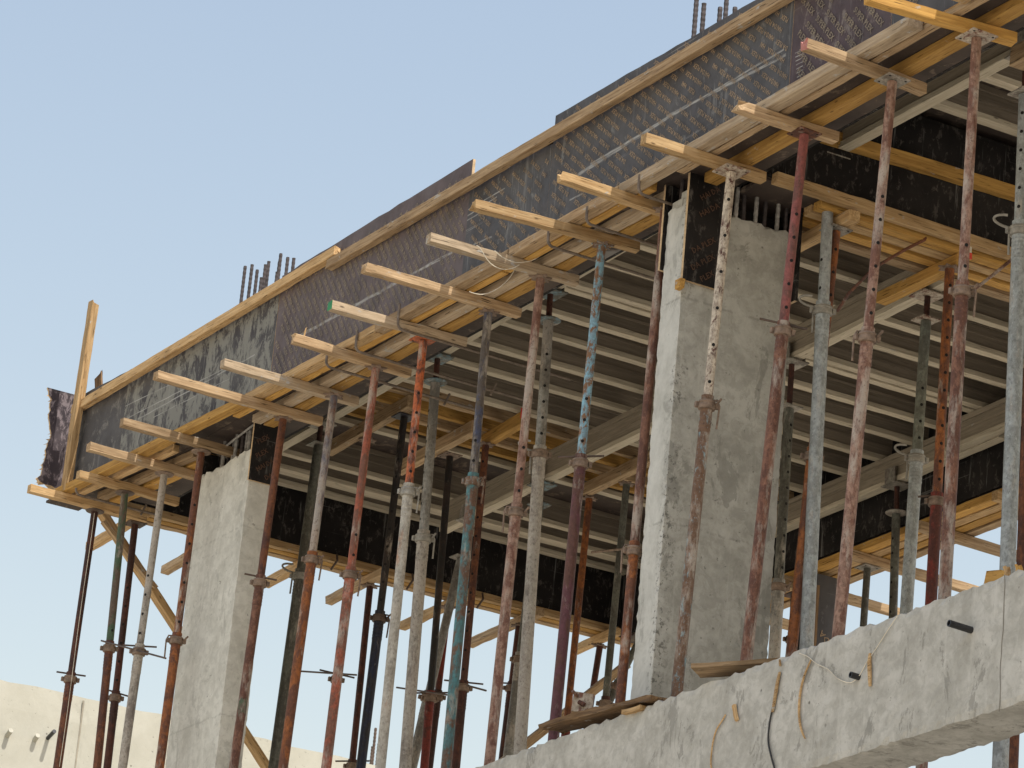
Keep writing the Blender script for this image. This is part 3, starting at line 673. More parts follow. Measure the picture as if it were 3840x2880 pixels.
# back beam battens and stub joists
for i, (y, m_) in enumerate(((13.48, W_ORANGE), (13.57, W_FRESH), (13.67, W_ORANGE), (13.77, W_TAN))):
    timber('soffit_batten', Vector((-22.4, y, 7.952)), Vector((-15.9, y, 7.952)), .078, .05, m_, 'batten under the back beam, %s from the room side' % ['first', 'second', 'third', 'fourth'][i], 'timber batten', 'battens under the back beam')
for i, (x, y1) in enumerate(((-18.3, 14.3), (-19.12, 14.55), (-19.92, 14.75), (-20.7, 14.6), (-21.5, 14.6))):
    timber('joist', Vector((x+.02, 13.35, 7.892)), Vector((x-.04, y1, 7.892)), .06, .062, W_TAN if i else W_FRESH, 'long stub joist reaching out beyond the back beam, %s from the right' % ['first', 'second', 'third', 'fourth', 'fifth'][i], 'joist', 'stub joists of the back beam')

# ------------------------------------------------------------------ column heads
def colhead(label, parts): 
    o = empty('column_formwork', Matrix.Identity(4), label, 'column formwork')
    for nm_, a, b, mats in parts:
        m = MB(); m.box(a, b)
        edge = [0]*6
        m.m = [1, 1, 1 if mats[1] in ('y', 'e') else 0, 1 if mats[1] == 'x' else 0, 1 if mats[1] in ('y', 'e') else 0, 0]
        if nm_ == 'printed_panel':
            x = b[0]+.004; y0, y1, z0, z1 = a[1], b[1], a[2], b[2]
            print_rows(m, lambda u, w: y0+.01 < u < y1-.01 and z0+.01 < w < z1-.01, lambda u, w: (x, u, w), 'HAI DA PLEX', RAD(38), .03, .075, .03, (y0, y1, z0, z1), 2, .1)
        m.build(nm_, [PLY_DARK, RAW, INK_DEEP], o)
    return o
colhead('black printed plywood box around the head of the left column', [
    ('printed_panel', (-20.638, 9.300, 7.595), (-20.620, 9.505, 7.99), ('k', 'y')),
    ('side_panel', (-21.425, 9.295, 7.60), (-21.407, 9.50, 7.985), ('k', 'y')),
    ('rear_panel', (-21.405, 9.492, 7.5), (-20.64, 9.508, 7.995), ('k', 'n'))])
colhead('black plywood box around the head of the centre right column', [
    ('printed_panel', (-15.538, 9.300, 7.382), (-15.518, 9.535, 7.985), ('k', 'y')),
    ('side_panel', (-15.757, 9.29, 7.50), (-15.739, 9.99, 7.985), ('k', 'y')),
    ('rear_panel', (-15.74, 9.988, 7.45), (-15.51, 10.006, 7.99), ('k', 'n'))])
P = onx(r4(940, 1285), -15.53); timber('wood_block', Vector((-15.555, 9.292, P.z-.03)), Vector((-15.50, 9.292, P.z-.03)), .03, .05, W_ORANGE, 'small wood block under the corner of the black column panel', 'wood block')
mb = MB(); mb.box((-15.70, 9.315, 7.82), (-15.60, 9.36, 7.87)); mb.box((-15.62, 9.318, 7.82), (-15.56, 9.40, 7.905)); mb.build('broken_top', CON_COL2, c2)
def rebar(P, Q, r, mat, label, grp, name='reinforcing_bar'):
    n = max(6, int((Q-P).length/.016)); m = MB(); m.path([P.lerp(Q, k/n) for k in range(n+1)], r, 7, 0, .16)
    return tag(m.build(name, mat), label, 'rebar', grp)
RL = [(530, 575), (545, 572), (556, 583), (565, 600), (574, 572), (581, 565), (599, 588), (607, 548), (604, 565), (622, 556), (635, 558)]
for i, p in enumerate(RL):
    P = ony(p, 9.36+.05*(i % 3)); lean = random.uniform(-.01, .012)
    rebar(Vector((P.x-lean, P.y, 7.7 if P.x < -20.68 else 8.06)), P, .0105, REBAR, 'dark ribbed bar rising above the left rail over the left column', 'bars above the left column')
for i, p in enumerate([(1507, -30), (1521, 8), (1556, 16), (1571, -20), (1588, 16)]):
    P = ony(p, 9.45+.08*i); rebar(Vector((P.x, P.y, 7.72 if P.x < -15.57 else 8.06)), P, .0125, REBAR, 'dark ribbed bar rising above the dark panel over the centre right column', 'bars above the right column')
for i in range(6):
    x = -21.17+.098*i+random.uniform(-.01, .01)
    rebar(Vector((x, 9.35+.03*(i % 2), 7.72)), Vector((x+random.uniform(-.01, .01), 9.35+.03*(i % 2), 8.05)), .0115, REBARL, 'cement dusted bar in the open head of the left column', 'bars in the left column head')
rebar(Vector((-21.20, 9.322, 7.93)), Vector((-20.66, 9.322, 7.985)), .007, REBARL, 'thin tie bar lying across the bars of the left column head', None, 'tie_bar')
for i in range(7):
    y = 9.56+.062*i+random.uniform(-.008, .008)
    rebar(Vector((-15.575+.02*(i % 2), y, 7.7)), Vector((-15.575+.02*(i % 2), y+random.uniform(-.01, .01), 8.05)), .0105, REBARL if i % 2 else REBAR, 'short bar in the open head of the centre right column', 'bars in the right column head')
rebar(Vector((-15.66, 9.34, 7.8)), Vector((-15.655, 9.34, 8.05)), .0105, REBAR, 'single dark bar at the lit corner of the centre right column head', None)

# ------------------------------------------------------------------ adjustable steel props
def axis_from(T, low):
    """the point under T that lies on the pixel ray of `low` -> axis direction"""
    d = rayD(low); t = (T.x*d.x+T.y*d.y)/(d.x*d.x+d.y*d.y); B = d*t
    return (T-B).normalized()
def at_row(T, ax, row):                  # point on the axis whose print row is `row`
    lo, hi = 0.0, 6.0
    for _ in range(40):
        mid = (lo+hi)/2
        if pix(T-ax*mid)[1] < row: lo = mid
        else: hi = mid
    return T-ax*((lo+hi)/2)
def star(m, r0, r1, z0, z1, n=8, seed=1):
    rnd = random.Random(seed); P = [((r1 if i % 2 == 0 else r0)*rnd.uniform(.85, 1.1), 2*math.pi*i/(2*n)) for i in range(2*n)]
    v = [(r*math.cos(a), r*math.sin(a), z0) for r, a in P]+[(r*math.cos(a), r*math.sin(a), z1) for r, a in P]; k = len(P)
    m.add(v, [tuple(range(k-1, -1, -1)), tuple(range(k, 2*k))]+[(i, (i+1) % k, k+(i+1) % k, k+i) for i in range(k)])
def cam_angle(M, z):
    inv = M.inverted(); c = inv @ Vector((0, 0, 0)); return math.atan2(c.y, c.x)
CLASS = {}
def prop(label, T, low, collar_row, lo, hi, foot, r1=.0295, r2=.024, head='plate', hm=None, holes=.12, h0=None, ha=.35, handle='bar', fork=None, disc=None, grp='steel props', hole_r=.0092, collar_m=None, thread=True, hs=0.07):
    ax = axis_from(T, low); Lt = (T.z-foot)/ax.z; base = T-ax*Lt
    M = zframe(base, ax); root = empty('steel_prop', M, label, 'steel prop', grp)
    zc = Lt-(T-at_row(T, ax, collar_row)).length if collar_row is not None else Lt*.45
    zc = max(.5, min(Lt-.3, zc)); top = Lt; cm = collar_m or CLAMP
    ztop = top
    if fork:                              # screw head with fork under a primary beam: T is the underside of the fork plate
        zd = Lt-(T-at_row(T, ax, disc)).length
        m = MB(); m.box((-.08, -.075, top-.008), (.08, .075, top)); m.box((-.055, -.062, top), (.055, -.054, top+.11)); m.box((-.055, .054, top), (.055, .062, top+.11))
        m.build('fork_head', hm or PLATEG, root)
        m = MB(); n = max(6, int((top-.008-zd)/.012)); m.lathe([(.017+.0015*(k % 2), zd+(top-.009-zd)*k/n) for k in range(n+1)], 12); m.build('screw_spindle', T_['rustdark'], root, smooth=False)
        m = MB()
        if head == 'round': m.lathe([(.02, zd-.012), (.068, zd-.010), (.074, zd-.004), (.068, zd+.002), (.02, zd+.004)], 20)
        else: m.box((-.062, -.062, zd-.008), (.062, .062, zd))
        m.build('head_plate', hm or PLATEG, root)
        ztop = zd-.012
    else:
        m = MB()
        if head == 'plate':
            s = .072 if hm is PLATEW else .064; m.box((-s, -s, top-.007), (s, s, top)); mats = [hm or lo, BORE]
            for sx in (-1, 1):
                for sy in (-1, 1): m.lathe([(.006, top-.0085), (.006, top-.0071)], 8, 1, (sx*(s-.018), sy*(s-.018)))
        elif head == 'star': star(m, .04, .066, top-.010, top, 7, len(label)); mats = [hm or CLAMP]
        else: m.lathe([(.03, top-.012), (.06, top-.009), (.065, top-.003), (.06, top)], 18); mats = [hm or CLAMP]
        m.build('head_plate', mats, root)
        ztop = top-.0105
    sl = zc+.03                            # top of the outer tube
    m = MB(); m.lathe([(r1, .008), (r1, sl)], 20); m.build('outer_tube', lo, root, smooth=True)
    m = MB(); m.lathe([(r2, sl-.05), (r2, ztop)], 18)
    if holes:
        aC = cam_angle(M, (zc+top)/2)
        for s in (ha,):
            a = aC+s; z = sl+hs
            while z < ztop-.10 and z < (top-h0 if h0 is not None else 99):
                v = [((r2+.0006)*math.cos(a+hole_r/r2*math.cos(q)*.95), (r2+.0006)*math.sin(a+hole_r/r2*math.cos(q)*.95), z+hole_r*math.sin(q)) for q in [2*math.pi*k/12 for k in range(12)]]
                v.append(((r2+.0012)*math.cos(a), (r2+.0012)*math.sin(a), z)); o = len(m.v); m.v += v
                for k in range(12): m.f.append((o+k, o+(k+1) % 12, o+12)); m.m.append(1)
                z += holes
    m.build('inner_tube', [hi, BORE], root, smooth=True)
    if thread:
        m = MB(); pr = [(r1+.0006, sl-.20)]
        for k in range(18): pr.append((r1+(.0022 if k % 2 else .0006), sl-.195+.0105*k))
        pr += [(r1+.0025, sl), (r2+.0008, sl+.002)]
        m.lathe(pr, 20, cap=False); m.build('threaded_sleeve', lo, root)
    m = MB(); m.lathe([(r1+.004, zc-.045), (r1+.013, zc-.042), (r1+.015, zc-.03), (r1+.012, zc-.012), (r1+.016, zc-.008), (r1+.013, zc+.002), (r1+.004, zc+.004)], 18)
    for s in (0, 1): 
        a = 1.1+s*math.pi; m.box((math.cos(a)*(r1+.02)-.010, math.sin(a)*(r1+.02)-.010, zc-.034), (math.cos(a)*(r1+.02)+.010, math.sin(a)*(r1+.02)+.010, zc-.006))
    col = m.build('collar_nut', cm, root, smooth=True)
    aC = cam_angle(M, zc); rx = aC+math.pi/2
    if handle == 'bar':
        m = MB(); L_ = random.uniform(.09, .13); t = random.uniform(-.02, .02)
        m.path([(-L_*math.cos(rx), -L_*math.sin(rx), zc+.02-t), (L_*math.cos(rx), L_*math.sin(rx), zc+.02+t)], .006, 8); m.build('pin', STEEL, root)
    elif handle == 'hook':
        m = MB(); x = r1+.022; a = rx+math.pi if random.random() < .5 else rx
        m.path([(x*math.cos(a)*.2, x*math.sin(a)*.2, zc+.012), (x*math.cos(a), x*math.sin(a), zc+.01), ((x+.012)*math.cos(a), (x+.012)*math.sin(a), zc-.02), ((x+.008)*math.cos(a), (x+.008)*math.sin(a), zc-.14)], .0055, 8); m.build('pin', cm, root)
        m = MB(); m.path([((r1+.01)*math.cos(rx), (r1+.01)*math.sin(rx), zc-.02), ((r1+.06)*math.cos(rx-.7), (r1+.06)*math.sin(rx-.7), zc-.0)], .006, 8); m.build('handle', cm, root)
    elif handle == 'loop':
        m = MB(); pts = []
        for k in range(15):
            q = math.pi*(k/14)*1.25-.3; pts.append(((r1+.012)*math.cos(rx+math.pi)+.07*math.sin(q)*math.cos(rx+math.pi), (r1+.012)*math.sin(rx+math.pi)+.07*math.sin(q)*math.sin(rx+math.pi)+.07*(math.cos(q))*math.sin(aC), zc+.03+.025*math.cos(q)))
        m.path(pts, .007, 8); m.build('handle', CLAMPG, root)
        m = MB(); x = r1+.022; m.path([(x*math.cos(rx+2.6), x*math.sin(rx+2.6), zc), (x*math.cos(rx+2.6), x*math.sin(rx+2.6), zc-.13)], .006, 8); m.build('pin', CLAMPG, root)
    m = MB(); m.box((-.07, -.07, 0), (.07, .07, .008)); m.build('base_plate', lo, root)
    return root
T_ = T
FR = 'front row props below the fascia joists'
ZT = 7.888
def A(label, topD, lowD, row, lo, hi, foot=5.0, **kw):
    kw.setdefault('grp', FR)
    return prop(label, onz(topD, ZT), lowD, row, T_[lo], T_[hi], foot, **kw)
A('leftmost rusty prop at the slab corner with a cross pin', (205, 1103), (124, 1659), 1462, 'rust', 'rustdark', head='disc', hm=STEEL, holes=0)
A('second prop from the left, upper tube stained green', (270, 1064), (210, 1655), 1395, 'rust', 'greenrust', holes=.13, h0=.9, head='disc', hm=STEEL, handle='none', r1=.0275, r2=.025)
A('dark rust red prop just behind the green stained one', (292, 1131), (232, 1655), 1502, 'rustdark', 'rustdark', foot=2.0, grp='steel props', holes=.13, h0=.4, ha=-.1, hm=STEEL, r1=.0265, r2=.0235)
A('pinkish grey prop left of the left column', (355, 1023), (265, 1655), 1402, 'greydust', 'greydust', head='disc', holes=.13, h0=.7, ha=-.5)
A('orange rust prop against the left edge of the left column', (435, 975), (345, 1655), 1378, 'rustorange', 'rustorange', holes=.13, h0=.25, ha=.1, handle='hook', head='disc')
pr6 = A('brown rust prop in front of the left column with yellow tape', (612, 903), (505, 1655), 1253, 'rustdusty', 'rust', hm=CLAMP, head='star', holes=0, r1=.0285)
A('orange brown prop with a patchy blue and white upper tube', (722, 853), (612, 1655), 1203, 'rustorange', 'bluewhite', head='star', holes=.13, h0=1.7, ha=-.9, handle='hook')
A('faded red prop with white flakes, right of the orange brown one', (812, 793), (705, 1655), 1236, 'orangered', 'orangered', head='star', holes=.125, h0=.95, handle='hook', ha=.25)
A('bright orange prop with pale cement coloured lower tube', (915, 733), (822, 1655), 1056, 'cream', 'orange', hm=T_['orange'], holes=.12, h0=.25, ha=.1, handle='hook', collar_m=CLAMPG)
A('prop with dark blue upper tube and teal lower tube', (1055, 673), (964, 1655), 1034, 'teal', 'darkblue', head='star', holes=.12, h0=.75, ha=-.25, handle='hook', collar_m=T_['tealrust'])
A('dusty pink rust prop with holes, under the wired joist', (1168, 599), (1058, 1642), 1100, 'pinkdust', 'pinkdust', head='star', holes=.125, h0=.9, ha=.2, handle='hook')
A('prop with light blue chipped upper tube and purple lower tube', (1300, 528), (1197, 1582), 994, 'purple', 'blue', head='star', hm=T_['tealrust'], holes=.12, h0=.9, ha=-.05, handle='bar')
A('thin red rust prop half hidden by the left edge of the centre right column', (1437, 452), (1343, 1480), 1183, 'rustorange', 'rustdusty', head='star', r1=.026, r2=.025, holes=0, handle='hook')
A('white speckled prop with a wide white head plate', (1580, 369), (1461, 1505), 868, 'tealrust', 'white', hm=PLATEW, holes=.2, h0=.12, ha=.05, handle='hook', r2=.0245)
A('red painted prop in front of the centre right column', (1738, 288), (1610, 1445), 708, 'rustdusty', 'red', hm=T_['rust'], holes=.125, h0=.42, ha=.2, handle='bar')
A('dusty pink prop with white caked side, right of the bright galvanised prop', (1928, 173), (1810, 1380), 722, 'pinkdust', 'pinkdust', head='plate', hm=PLATEG, holes=.12, h0=.55, ha=.3, handle='hook')
A('dusty rust prop with threaded sleeve and white plate in the top right', (2110, 79), (2040, 1292), 622, 'rustdusty', 'pinkdust', hm=PLATEW, holes=.105, h0=1.0, ha=.35, handle='hook')
IG = 'props with fork heads under the primary beams'
FK = 8.238
def G(label, x, y, disc, lowD, row, lo, hi, **kw):
    kw.setdefault('grp', IG)
    return prop(label, Vector((x, y, FK)), lowD, row, T_[lo], T_[hi], 2.0, fork=True, disc=disc, r1=kw.pop('r1', .036), r2=kw.pop('r2', .030), **kw)
G('dull olive shoring prop right of the left column', -21.03, 9.955, 960, (592, 1655), 1240, 'olive', 'olive', holes=0, handle='loop', collar_m=CLAMPG, hm=PLATEG)
G('grey olive prop with round head and cement caked lower tube', -19.42, 9.93, 824, (875, 1655), 1157, 'greydust', 'galvdull', head='round', hm=PLATEB, holes=.1, ha=-1.2, handle='hook', collar_m=CLAMPG)
G('grey galvanised prop with a row of holes and looped collar handle', -18.03, 9.915, 691, (1122, 1640), 975, 'greydust', 'galvdull', head='round', hm=PLATEB, holes=.098, h0=.35, ha=.1, handle='loop', collar_m=CLAMP)
G('bright galvanised prop right of the centre right column', -15.38, 10.07, 384, (1742, 1402), 664, 'galv', 'galv', holes=.16, h0=.5, ha=-.75, handle='loop', collar_m=CLAMPG, hm=PLATEG)
G('grey green prop with holes under the middle primary beam', -16.57, 11.57, 690, (1957, 1330), 985, 'galv', 'greygreen', holes=.1, h0=.5, ha=.25, handle='loop', collar_m=CLAMPG, hm=PLATEW)
G('dark olive prop with round head near the back beam', -19.37, 13.36, 1107, (1929, 1332), 1420, 'olive', 'olive', head='round', holes=.1, h0=.2, ha=-.7, handle='none', hm=PLATEG, r1=.033, r2=.028)
G('dark olive prop close to the right edge of the centre right column', -18.0, 11.60, 880, (1672, 1427), 1263, 'galvdull', 'olive', holes=.1, ha=.6, h0=.2, handle='hook', collar_m=CLAMP, hm=PLATEG)
G('dark grey prop between the pink rust prop and the light blue one', -21.03, 11.63, 1089, (1097, 1642), 1420, 'galvdull', 'olive', handle='none', holes=.1, ha=.6, hm=PLATEB)
G('grey galvanised prop hidden behind the cement caked prop', -22.05, 11.65, 1205, (890, 1655), 1503, 'galvdull', 'galvdull', handle='none', holes=0, hm=PLATEG)
G('far prop with white fork plates left of the centre right column', -22.2, 13.38, 1330, (1300, 1545), 1480, 'olive', 'olive', handle='none', holes=0, hm=PLATEW, r1=.03, r2=.025)
Pg = ony((2207, 400), 10.1); ax = axis_from(Pg, (2176, 1240)); Tg = Pg+ax*((FK-Pg.z)/ax.z)
prop('large galvanised prop at the right edge with a ring handle', Tg, (2176, 1240), 492, T_['galv'], T_['galv'], 2.0, fork=True, disc=pix(Tg-ax*.2)[1], r1=.038, r2=.031, holes=.1, h0=.3, ha=-.35, handle='loop', collar_m=CLAMPG, grp=IG, hm=PLATEG)
SGp = 'props under the cross timbers'
def S(label, topN, z, lowN, row, lo, hi, foot=2.0, y=None, **kw):
    Tt = onz(N(*topN), z) if y is None else None
    if y is not None:
        P = ony(N(*topN), y); axx = axis_from(P, N(*lowN)); Tt = P+axx*((z-P.z)/axx.z)
    kw.setdefault('grp', SGp); kw.setdefault('r1', .0285); kw.setdefault('r2', .024)
    return prop(label, Tt, N(*lowN), row, T_[lo], T_[hi], foot, **kw)
S('navy black prop between the red and the orange props', (1516, 1562), 8.355, (1353, 2880), 1330, 'navy', 'black', holes=.12, h0=.3, ha=-.2, handle='hook', collar_m=STEEL, r1=.031)
S('black prop with dark red lower tube beside the teal prop', (1687, 1708), 8.355, (1591, 2880), 1503, 'darkred', 'black', holes=0, hm=CLAMP)
S('brown rust prop standing just behind the teal prop', (1822, 1665), 8.355, (1709, 2880), 1480, 'rustdark', 'rust', holes=.13, ha=-.4, head='star')
S('red orange rust prop behind the purple lower tube', (2210, 1866), 8.355, (2119, 2774), 1560, 'darkred', 'rustorange', holes=0, head='star', handle='none')
S('dark brown prop left of the centre right column', (2350, 1812), 8.355, (2267, 2668), 1515, 'rustdark', 'olive', holes=0, head='star', handle='none')
S('thin dark prop seen just left of the faded red prop', (1380, 1648), 8.355, (1218, 2875), 1462, 'rustdark', 'rustdark', head='star', handle='bar', holes=0, r1=.022, r2=.019)
LG = 'props under the left end beam'
ZS = 7.958
S('dark brown prop against the sky right of the faded red prop', (1388, 2195), ZS, (1319, 2880), 1650, 'rustdark', 'rustdark', grp=LG, holes=0, head='star')
S('dark red prop against the sky right of the navy black prop', (1680, 2275), ZS, (1609, 2880), 1500, 'rustdark', 'darkred', grp=LG, holes=0, head='star', handle='none')
S('narrow dark red prop behind the grey galvanised prop', (1946, 2345), ZS, (1884, 2845), 1482, 'rustdark', 'rustdark', grp=LG, holes=0, head='star')
S('dark rust prop behind the diagonal timber left of the centre right column', (2250, 2420), ZS, (2207, 2690), 1620, 'rustdark', 'rustdark', grp=LG, holes=0, head='star', handle='none')
MG = 'props under the middle beam'
S('dark orange rust prop under the thick orange stub joist', (3562, 1003), 7.86, (3490, 2280), 1077, 'darkred', 'rustorange', grp=MG, holes=.1, ha=.3, head='star', handle='bar', r2=.026, r1=.031)
S('rust prop half hidden behind the bright galvanised prop', (3136, 862), 7.86, (3103, 1172), 980, 'rustorange', 'rustorange', grp=MG, holes=.13, hm=PLATEG, handle='none')
S('dark green prop under the back beam against the sky', (3253, 2128), 7.858, (3237, 2357), 1420, 'greenrust', 'olive', grp='props under the back beam', holes=0, handle='none', r1=.026, head='plate', hm=PLATEG)
S('dark rust red prop between the olive and bright galvanised props', (3003, 1800), 7.858, (2966, 2450), 1328, 'rustdark', 'rustdark', grp='props under the back beam', y=13.55, holes=0, handle='hook')
S('brown prop cut by the right edge of the picture', (3834, 1980), 7.9, (3829, 2114), 1700, 'rustdusty', 'rust', grp=MG, y=10.7, holes=0, handle='none')

# yellow tape and the long pins
Mx = pr6.matrix_local; Lx = (onz((612, 903), ZT)-at_row(onz((612, 903), ZT), Mx.to_3x3().col[2], 1530)).length; zt = (ZT-5.0)/Mx[2][2]-Lx
m = MB(); aC = cam_angle(Mx, zt); rnd = random.Random(5); cols = 9; v = []
for k in range(8):
    for q in range(cols): v.append(((.0289)*math.cos(aC+.5-1.9*q/(cols-1)), .0289*math.sin(aC+.5-1.9*q/(cols-1)), zt-.05+.1*k/7+(rnd.uniform(-.02, .02) if k in (0, 7) else 0)))
m.add(v, [(k*cols+q, k*cols+q+1, (k+1)*cols+q+1, (k+1)*cols+q) for k in range(7) for q in range(cols-1)])
m.build('paint_patch', T_['greenrust'], pr6)
m = MB(); Mx = pr6.matrix_local; Lx = (onz((612, 903), ZT)-at_row(onz((612, 903), ZT), Mx.to_3x3().col[2], 1412)).length
zt = (ZT-5.0)/Mx[2][2]-Lx; m.lathe([(.0302, zt-.010), (.0315, zt-.008), (.0318, zt+.009), (.0302, zt+.011)], 18, cap=False); m.lathe([(.004, zt-.05), (.012, zt-.03), (.010, zt)], 6, 0, (.028*math.cos(cam_angle(Mx, 1)+.6), .028*math.sin(cam_angle(Mx, 1)+.6)))
tag(m.build('warning_tape', YELLOW, None, Mx), 'strip of yellow tape tied round the prop before the left column', 'tape')
def rod(p, q, y, r, mat, label, y2=None, name='steel_rod'):
    m = MB(); m.path([ony(p, y), ony(q, y2 or y)], r, 8); return tag(m.build(name, mat), label, 'steel rod')
rod((219, 1384), (358, 1422), 9.13, .006, STEEL, 'long thin rod pushed through the left hand props', 9.16)
rod((650, 1450), (770, 1458), 10.2, .006, STEEL, 'thin rod behind the orange brown and faded red props')
rod(r8(1440, 1135), r8(1562, 1168), 10.6, .006, STEEL, 'thin rod right of the teal prop against the sky')
rod(r8(995, 1148), r8(1315, 1195), 10.9, .006, STEEL, 'thin rod through the props left of the teal prop')
rod(r9(710, 290), r9(950, 265), 11.2, .008, CLAMP, 'rusty rod pointing left from the edge of the centre right column')
rod(r8(595, 35), r8(1060, 140), 12.2, .007, REBARL, 'pale straight bar in front of the black left end beam')

# ------------------------------------------------------------------ bent clamp bars under the fascia
def hook(p, label, L=1.1, y0=9.10, z=7.93, r=.0085, skew=0, drop=0):
    P = onf(p, -.085); x = P.x; yb = P.y; m = MB()
    pts = [(x, yb, P.z)]
    for k in range(7):
        q = math.pi/2*k/6; pts.append((x, yb+.035*(1-math.cos(q)), z-.0+.035-.035*math.sin(q)))
    n = 6
    for k in range(1, n+1): pts.append((x+skew*k/n, yb+.035+L*k/n, z-drop*k/n))
    m.path(pts, r, 8); xm, ymm = x+skew*.75, yb+.035+L*.75
    m.path([(xm, ymm, z-.03-drop*.75), (xm+.004, ymm+.03, z+.05-drop*.75)], r*.9, 7)
    return tag(m.build('clamp_bar', BARM), label, 'clamp bar', 'bent clamp bars')
HB = [((1227, 1325), 'bent clamp bar hooked beside the splintered joist'), ((1340, 1243), 'bent clamp bar hooked left of the green ended joist'), ((1499, 1140), 'bent clamp bar hooked right of the green ended joist'),
      ((2058, 868), 'bent clamp bar hooked at the broken hollow joist'), ((2203, 775), 'bent clamp bar hooked under the narrow dark panel'), ((2399, 655), 'bent clamp bar hooked left of the centre right column')]
for i, (p, lab) in enumerate(HB): hook(N(*p), lab, [1.05, 1.2, 1.15, 1.25, 1.0, .45][i], z=7.878, skew=-.02)
hook(N(286, 1830), 'bent clamp bar hooked at the left corner of the slab', .6, z=7.878)
m = MB(); P = [onz(rm(*q), zz) for q, zz in (((1285, 770), 8.05), ((1272, 850), 7.99), ((1230, 920), 7.93), ((1050, 1010), 7.90), ((810, 1150), 7.88), ((680, 1250), 7.87), ((480, 1450), 7.84), ((370, 1620), 7.82))]
m.path(P, .009, 8); tag(m.build('clamp_bar', T_['rust']), 'rusty bent bar hanging under the middle beam', 'clamp bar', 'bent clamp bars')
m = MB(); P = [onz(rm(*q), zz) for q, zz in (((2200, 1020), 7.95), ((2090, 1115), 7.92), ((1900, 1270), 7.89), ((1715, 1415), 7.86))]
m.path(P, .009, 8); tag(m.build('clamp_bar', T_['rustdusty']), 'bent bar under the middle beam by the right edge', 'clamp bar', 'bent clamp bars')
for i, q in enumerate(((610, 345), (1090, 470), (1535, 590))):
    P = onx(r8(*q), -22.93); m = MB(); m.path([P+Vector((0, .0, .05)), P+Vector((.02, 0, 0)), P+Vector((-.01, -.03, -.07))], .008, 7)
    tag(m.build('clamp_bar', STEEL), 'short hooked clamp under the left end beam, %s from the left' % ['first', 'second', 'third'][i], 'clamp bar', 'bent clamp bars')

# ------------------------------------------------------------------ braces
a = onx(r7(650, -10), -23.0); b = onx(N(1003, 2885), -23.0); b = b+(b-a).normalized()*1.2
timber('timber_brace', a, b, .05, .075, W_FRESH, 'diagonal timber brace running down behind the left column', 'timber brace', up=Vector((1, 0, 0)))
a = onx(r7(668, 60), -22.95); b = onx(r7(1010, 500), -22.95); timber('timber_brace', a, b, .03, .05, W_TAN, 'short board nailed along the diagonal brace at the left corner', 'timber brace', up=Vector((1, 0, 0)), jag=(0, .06))
a = onx(N(1940, 2815), -22.93); b = onx(N(2350, 2492), -22.93); timber('timber_brace', a-(b-a)*.6, b, .06, .07, W_TAN, 'diagonal timber brace left of the centre right column', 'timber brace', up=Vector((1, 0, 0)))

# ------------------------------------------------------------------ wire, scraps and small things
m = MB()
def wpts(q, X): return [onx(rw(*p), X) for p in q]
def smooth_pts(P, n=5):
    out = []
    for i in range(len(P)-1):
        p0, p1, p2, p3 = P[max(i-1, 0)], P[i], P[i+1], P[min(i+2, len(P)-1)]
        for k in range(n):
            t = k/n; out.append(.5*((2*p1)+(p2-p0)*t+(2*p0-5*p1+4*p2-p3)*t*t+(3*p1-p0-3*p2+p3)*t*t*t))
    return out+[P[-1]]
m.path(smooth_pts(wpts([(690, 815), (730, 840), (770, 900), (830, 1000), (920, 1090), (1050, 1140), (1180, 1130), (1280, 1080)], -17.03)), .0024, 6)
m.path(smooth_pts(wpts([(940, 885), (1040, 970), (1200, 1040), (1330, 1045), (1500, 1000), (1680, 860), (1800, 740), (1870, 650)], -17.0)), .0024, 6)
m.path(smooth_pts(wpts([(1215, 1155), (1130, 1280), (1010, 1390), (880, 1460), (760, 1490), (640, 1470), (590, 1450)], -17.1)), .0024, 6)
tag(m.build('tie_wire', WIRE), 'cream wire hanging in loops from a joist', 'wire')
YB = 9.092
m = MB(); m.path(smooth_pts([ony(rb(*p), YB) for p in [(340, 985), (390, 1005), (440, 1045), (510, 1080), (560, 1130), (620, 1156), (660, 1150), (700, 1105), (740, 1030), (790, 960), (860, 850), (918, 765)]]), .0022, 6)
tag(m.build('string', WIRE), 'thin pale string hanging in a curve on the concrete beam', 'string')
m = MB(); m.path(smooth_pts([ony(r7(*p), 9.05) for p in [(612, 8), (585, 210), (545, 480), (503, 780), (465, 1080), (425, 1380), (385, 1650)]]), .0022, 6)
tag(m.build('string', WIRE), 'thin pale string hanging beside the leftmost rusty prop', 'string')
m = MB(); P = smooth_pts([ony(rb(*p), YB) for p in [(185, 1300), (165, 1400), (158, 1500), (175, 1590), (200, 1680)]]); m.path(P, .0045, 6)
tag(m.build('strap', STRAP), 'black strap hanging down the concrete beam below a wood strip', 'strap')
def strip(pts, label, w=.018, mat=W_FRESH):
    P = smooth_pts([ony(rb(*p), YB-.004) for p in pts], 3); mb = MB(); v = []; f = []
    for i, p in enumerate(P):
        ww = w*(.5+.5*math.sin(math.pi*(i+.5)/len(P))); v += [p+Vector((-ww/2, 0, 0)), p+Vector((ww/2, -.002, 0)), p+Vector((ww/2, .006, 0)), p+Vector((-ww/2, .006, 0))]
    for i in range(len(P)-1):
        for k in range(4): f.append((i*4+k, i*4+(k+1) % 4, i*4+4+(k+1) % 4, i*4+4+k))
    f += [(0, 3, 2, 1), tuple(len(v)-4+k for k in range(4))]
    mb.add(v, f); return tag(mb.build('wood_strip', mat), label, 'wood strip')
strip([(222, 1095), (208, 1160), (195, 1240), (180, 1330)], 'pale wood strip stuck to the concrete beam above the black strap', .022)
strip([(222, 1022), (225, 1060)], 'tiny wood strip at the top edge of the concrete beam', .012)
strip([(405, 1025), (365, 1120), (342, 1220), (335, 1330), (345, 1420), (370, 1485)], 'long curved wood shaving hanging on the concrete beam', .012)
